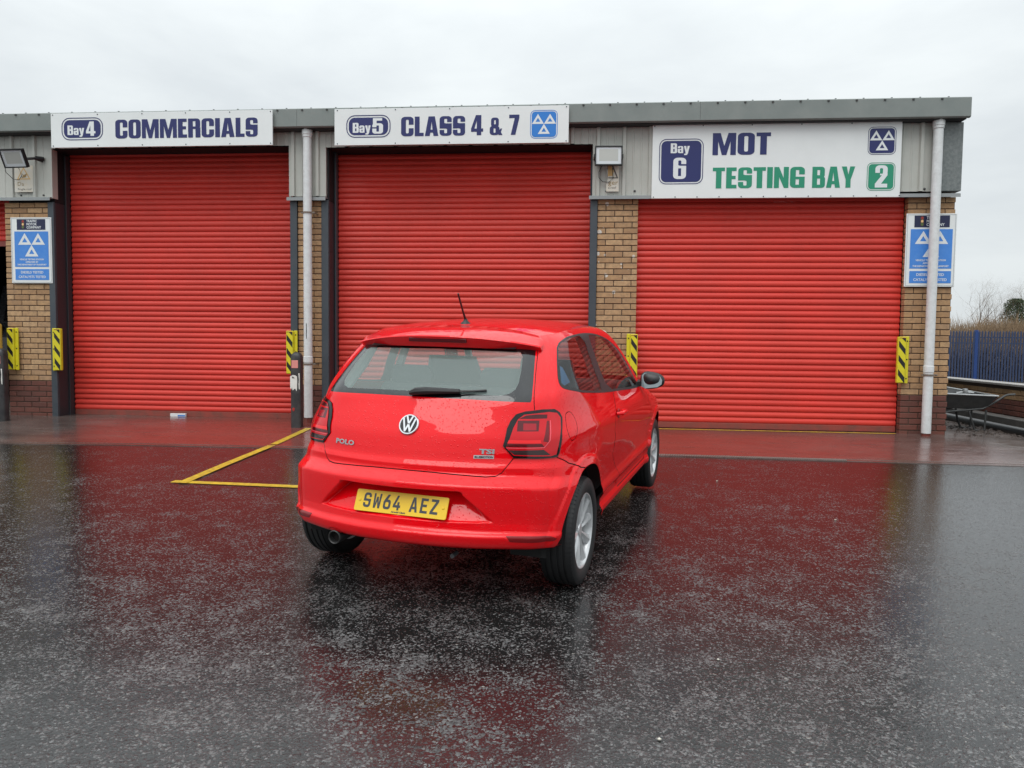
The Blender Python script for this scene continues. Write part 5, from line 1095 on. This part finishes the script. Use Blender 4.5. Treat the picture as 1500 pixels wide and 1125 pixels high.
# wheels
def wheel(x, y, sg):
    T = lambda vs: [(sg * a, b, c) for a, b, c in vs]
    w_ = empty('wheel'); w_.parent = car; w_.location = (x * sg, y, .302)
    pr = [(.205, .078), (.215, .088), (.235, .094), (.262, .095), (.283, .088), (.294, .076), (.2985, .062)]
    for g_ in (.05, .018, -.018, -.05): pr += [(.300, g_ + .006), (.294, g_ + .004), (.294, g_ - .004), (.300, g_ - .006)]
    pr += [(.2985, -.062), (.29, -.08), (.25, -.092), (.205, -.078)]
    t = MB(); t.lathe(pr, 64, 'x'); t.v = T(t.v); t.build('tyre', RUBBER, w_, smooth=40, fixn=True)
    # shoulder tread blocks
    tb_ = MB()
    for k in range(72):
        a = 2 * math.pi * k / 72; c_, s_ = math.cos(a), math.sin(a); u = (-s_, c_)
        for s2 in (1, -1):
            p_ = [(s2 * xx, c_ * r + u[0] * d, s_ * r + u[1] * d) for xx, r in ((.060, .3015), (.084, .2915), (.093, .272)) for d in (-.0085, .0085)]
            tb_.add(p_, [(0, 1, 3, 2), (2, 3, 5, 4)])
    tb_.v = T(tb_.v); tb_.build('tread_blocks', RUBBER, w_, smooth=False)['kind'] = 'stuff'
    r = MB(); r.lathe([(.2095, .079), (.2085, .084), (.203, .084), (.198, .078), (.194, .060), (.188, .0), (.186, -.08), (.21, -.085)], 64, 'x'); r.v = T(r.v); r.build('rim', ALLOY, w_, smooth=40, fixn=True)
    sp = MB()
    for k in range(10):
        a0 = 2 * math.pi * (k + .15) / 10; 
        def P(r_, d, xx, a=a0): return (xx, math.cos(a) * r_ - math.sin(a) * d, math.sin(a) * r_ + math.cos(a) * d)
        lv = [(.030, .012, .058, .040), (.075, .013, .066, .045), (.125, .019, .070, .045), (.170, .027, .074, .046), (.198, .036, .079, .050)]
        vs = []
        for r_, hw_, xo, xi in lv: vs += [P(r_, -hw_, xi), P(r_, -hw_ * .9, xo - .010), P(r_, 0, xo), P(r_, hw_ * .9, xo - .006), P(r_, hw_, xi)]
        sp.add(vs, [(i * 5 + j, i * 5 + j + 1, (i + 1) * 5 + j + 1, (i + 1) * 5 + j) for i in range(4) for j in range(4)])
    sp.lathe([(0, .064), (.030, .064), (.034, .060), (.036, .05), (.040, .044), (.066, .040), (.070, .030)], 40, 'x')
    for k in range(5):
        a = 2 * math.pi * k / 5 + .3; sp.lathe([(0, .058), (.008, .058), (.009, .04)], 8, 'x', (0, .05 * math.cos(a), .05 * math.sin(a)))
    sp.v = T(sp.v); sp.build('spokes', ALLOY, w_, smooth=25, fixn=True)
    b = MB(); b.lathe([(0, .02), (.125, .02), (.125, .0), (.15, -.01), (.186, -.02)], 40, 'x'); b.v = T(b.v); b.build('brake_disc', mat('brake_dark', (.03, .03, .032), .5, .3), w_, smooth=True, fixn=True)
for x, y in ((.735, 0), (.735, 2.47)):
    for sg in (1, -1): wheel(x, y, sg)
# ------------- interior
def seat_block(name, x0, x1, y, z0, z1, d, lean, m, r=.05, parent=None):
    mb = MB(); lv = []; n = 20
    for t in np.linspace(0, 1, 7):
        z = z0 + (z1 - z0) * t; k = 1 - .18 * max(0, t - .6) / .4 if t < 1 else .78; cx = (x0 + x1) / 2; hw = (x1 - x0) / 2 * k; hd = d / 2 * (1 if 0 < t < 1 else .7)
        lv.append([(cx + hw * math.copysign(abs(math.cos(a)) ** .5, math.cos(a)), y + lean * (z - z0) + hd * math.copysign(abs(math.sin(a)) ** .6, math.sin(a)), z) for a in [6.28318 * k2 / n for k2 in range(n)]])
    mb.add([p for l_ in lv for p in l_], [(i * n + k2, i * n + (k2 + 1) % n, (i + 1) * n + (k2 + 1) % n, (i + 1) * n + k2) for i in range(6) for k2 in range(n)] + [tuple(6 * n + k2 for k2 in range(n))])
    return mb.build(name, m, parent or car, smooth=True)
seat_block('rear_bench_back', -.60, .60, .20, .50, 1.07, .14, -.22, SEAT)
for cx in (-.28, .30): seat_block('headrest', cx - .135, cx + .135, .085, 1.05, 1.178, .08, -.15, SEAT)
MB().box(-.60, .60, .2, .70, .40, .56, .04).build('rear_bench_seat', SEAT, car)
for cx in (-.34, .34):
    seat_block('front_seat_back', cx - .22, cx + .22, 1.00, .50, 1.19, .13, -.28, SEAT); MB().box(cx - .24, cx + .24, 1.0, 1.5, .38, .55, .04).build('front_seat_base', SEAT, car)
MB().box(-.68, .68, 1.72, 2.2, .60, .95, .06).build('dashboard', DARKI, car)
MB().box(-.60, .60, -.33, .08, .93, .955, .01).build('parcel_shelf', DARKI, car)
MB().box(-.66, .66, -.35, 2.1, .30, .33).build('cabin_floor', DARKI, car)
for sg in (1, -1):
    MB().box(sg * .68 - .02, sg * .68 + .02, .0, 1.9, .35, .93, .01).build('inner_side_panel', DARKI, car)
    MB().tube([(sg * .60, -.18, 1.04), (sg * .565, -.02, 1.18), (sg * .545, .08, 1.30)], .035, 8).build('rear_pillar_trim', TRIMG, car, smooth=True)
    MB().tube([(sg * .735, .69, 1.00), (sg * .66, .69, 1.20), (sg * .595, .68, 1.35)], .030, 8).build('middle_pillar_trim', TRIMG, car, smooth=True)
    MB().tube([(sg * .70, 2.05, .97), (sg * .62, 1.72, 1.22), (sg * .555, 1.52, 1.345)], .030, 8).build('front_pillar_trim', TRIMG, car, smooth=True)
mb = MB(); mb.lathe([(.172, 0), (.180, .014), (.188, 0), (.180, -.014), (.172, 0)], 28, 'y', (0, 0, 0)); sw = mb.build('steering_wheel', BLACKP, car, smooth=True); sw.location = (.36, 1.52, .92); sw.rotation_euler = (math.radians(-25), 0, 0)
MB().box(-.09, .09, 1.68, 1.70, 1.24, 1.29, .01).build('rear_view_mirror', BLACKP, car)
# parking disc sticker in the quarter window
q_ = [(.612, 1.115), (.66, 1.112), (.83, 1.125), (.78, 1.165), (.70, 1.205), (.625, 1.215)]
V_, F_ = fill([q_]); P_ = S(V_[:, 0], V_[:, 1]) - nrm(V_[:, 0], V_[:, 1]) * (-.004 if False else .006) * np.sign(nrm(V_[:, 0], V_[:, 1])[:, :1])
MB().add(P_.tolist(), F_).build('window_sticker', mat('sticker_blue', (.05, .16, .34), .5), car)
# ---------------------------------------------------------------- bare trees and scrub beyond the fence
BARK = mat('bark_grey_brown', (.13, .10, .08), .9); TWIG = mat('twig_brown', (.20, .145, .10), .9); SCRB = mat('scrub_brown', (.24, .165, .10), .95); EVG = mat('evergreen', (.05, .075, .035), .8)
def grow(mb, p, d, L_, r, depth, tw):
    n = 3; q = [Vector(p)]; dd = Vector(d).normalized()
    for i in range(n):
        dd = (dd + Vector((random.gauss(0, .13), random.gauss(0, .13), random.gauss(.03, .08)))).normalized(); q.append(q[-1] + dd * L_ / n)
    rs = [r * (1 - .45 * i / n) for i in range(n + 1)]
    (mb if depth > 2 else tw).tube(q, r, 5 if depth > 2 else 3, False, rs)
    if depth <= 0: return
    for k in range(random.choice((2, 3, 3)) if depth > 1 else 5):
        a = Vector((random.gauss(0, 1), random.gauss(0, 1), random.gauss(.25, .5))).normalized()
        st = q[random.choice((2, 3, 3))]
        grow(mb, st, dd * 1.0 + a * .75, L_ * random.uniform(.64, .84), rs[-1] * .80, depth - 1, tw)
def tree(X, Y, H, label, depth=7):
    t = empty('bare_tree', (X, Y, -.5), label, 'tree', 'bare winter trees beyond the fence'); a, b = MB(), MB()
    grow(a, (0, 0, 0), (0, 0, 1), H * .34, H * .024, depth, b)
    a.build('trunk', BARK, t); b.build('crown', TWIG, t)
for X, Y, H, l in ((30.4, 52, 6.4, 'bare tree with thin spreading crown next to the brick pier end'), (32.2, 53, 5.6, 'smaller bare tree left of the tall rounded tree'), (34.2, 55, 7.2, 'tall rounded bare tree left of the dark evergreen'), (35.6, 56, 7.2, 'bare tree with dense twigs just behind the evergreen'), (37.6, 54, 5.9, 'bare tree right of the evergreen at the picture edge'), (40, 56, 6.6, 'bare tree outside the evergreen on the far right')):
    tree(X, Y, H, l)
t = empty('evergreen_tree', (33.9, 52.5, .1), 'dark green ivy-clad tree rising over the brown scrub', 'tree')
MB().tube([(0, 0, 0), (.1, 0, 2.5), (.05, 0, 4.6)], .12, 6, True, [.14, .10, .04]).build('trunk', BARK, t)
mb = MB()
for i in range(6500):
    h = random.random() ** .8; z_ = 2.4 + 2.4 * h; R_ = .95 * (1 - (abs(h - .42) / .62) ** 2) ** .5 if abs(h - .42) < .62 else .1
    a = random.random() * 6.283; rr = R_ * random.random() ** .4 * (1 + .25 * math.sin(a * 3 + z_ * 4)); x, y = rr * math.cos(a), rr * math.sin(a); s = random.uniform(.04, .09)
    v = [Vector((random.gauss(0, 1), random.gauss(0, 1), random.gauss(0, 1))).normalized() * s for _ in range(3)]
    mb.add([(x + q.x, y + q.y, z_ + q.z) for q in v], [(0, 1, 2)])
mb.build('crown', EVG, t)
mb = MB()
for i in range(17000):
    X = random.uniform(21, 46); Y = random.uniform(44, 50); top = 3.35 + .40 * math.sin(X * .9) + .25 * math.sin(X * 2.7 + 1) + random.gauss(0, .28)
    b0 = Vector((X, Y, random.uniform(-.4, 2.0))); d = Vector((random.gauss(0, .5), random.gauss(0, .3), 1)); L_ = max(.3, (top - b0.z)) * random.uniform(.5, 1.0); tp = b0 + d.normalized() * L_; wd = random.uniform(.010, .024)
    mid = b0.lerp(tp, .5) + Vector((random.gauss(0, .08), 0, 0))
    mb.add([b0 - Vector((wd, 0, 0)), b0 + Vector((wd, 0, 0)), mid + Vector((wd * .7, 0, 0)), mid - Vector((wd * .7, 0, 0)), tp], [(0, 1, 2, 3), (3, 2, 4)])
mb.build('scrub_thicket', SCRB, kind='stuff', label='brown winter scrub thicket behind the blue fence')
mb = MB()
for i in range(7000):
    X = random.uniform(8, 22); Y = random.uniform(20.6, 23.5); b0 = Vector((X, Y, random.uniform(-.6, .6))); d = Vector((random.gauss(0, .9), random.gauss(0, .5), 1)); top = 1.45 + .2 * math.sin(X * 2.1) + random.gauss(0, .15)
    tp = b0 + d.normalized() * max(.2, (top - b0.z)) * random.uniform(.4, 1.0); wd = random.uniform(.006, .016); mid = b0.lerp(tp, .5) + Vector((random.gauss(0, .06), 0, .05))
    mb.add([b0 - Vector((wd, 0, 0)), b0 + Vector((wd, 0, 0)), mid + Vector((wd, 0, 0)), mid - Vector((wd, 0, 0)), tp], [(0, 1, 2, 3), (3, 2, 4)])
mb.build('bramble_patch', mat('bramble_dark', (.075, .055, .048), .95), kind='stuff', label='dark bramble tangle close behind the blue fence')
mb = MB()
for i in range(40):
    X = 18 + i * .8; mb.add([(X, 51.5, -.6), (X + .85, 51.5, -.6), (X + .85, 51.7, 2.2 + .3 * math.sin(X)), (X, 51.7, 2.2 + .3 * math.sin(X - .8))], [(0, 1, 2, 3)])
mb.build('scrub_bank', mat('scrub_bank_m', (.13, .095, .065), .95, vary=(3, .8, (.08, .06, .045)), world=True), kind='structure', label='brown bank behind the scrub')
# ---------------------------------------------------------------- guessed unit and van, added behind the camera for the wet paint to reflect
t = empty('reflection_unit', (-6, -34, ground_z(-6, -34) - .3), 'long low grey industrial unit across the yard, added out of view for the wet paint to reflect', 'building')
MB().box(-22, 22, -9, 0, 0, 4.6).build('wall', mat('opposite_wall', (.10, .085, .075), .8), t); MB().box(-22.2, 22.2, -9.2, .25, 4.6, 5.1).build('roof', mat('opposite_roof', (.07, .075, .08), .6), t)
dm = MB().box(-1.9, 1.9, .0, .05, 0, 3.6).mesh('door', mat('opposite_door', (.05, .055, .065), .5))
for i in range(6): link('door', dm, t, (-18.5 + i * 7.4, .01, 0))
t = empty('reflection_van', (7.5, -24, ground_z(7.5, -24)), 'dark van across the yard, added out of view for the wet paint to reflect', 'van')
prism([(-2.4, .35), (-2.45, 1.0), (-1.6, 1.15), (-1.0, 1.95), (2.4, 2.0), (2.45, .35)], -.95, .95).build('van_body', VB, t, fixn=True)
for y in (-1.5, 1.5):
    for sg in (-1, 1): MB().lathe([(0, -.1), (.2, -.1), (.32, -.09), (.33, 0), (.32, .09), (.2, .1), (0, .1)], 20, 'x', (sg * .85, y, .33)).build('wheel', RUBBER, t, smooth=True)
t.rotation_euler = (0, 0, 1.4)
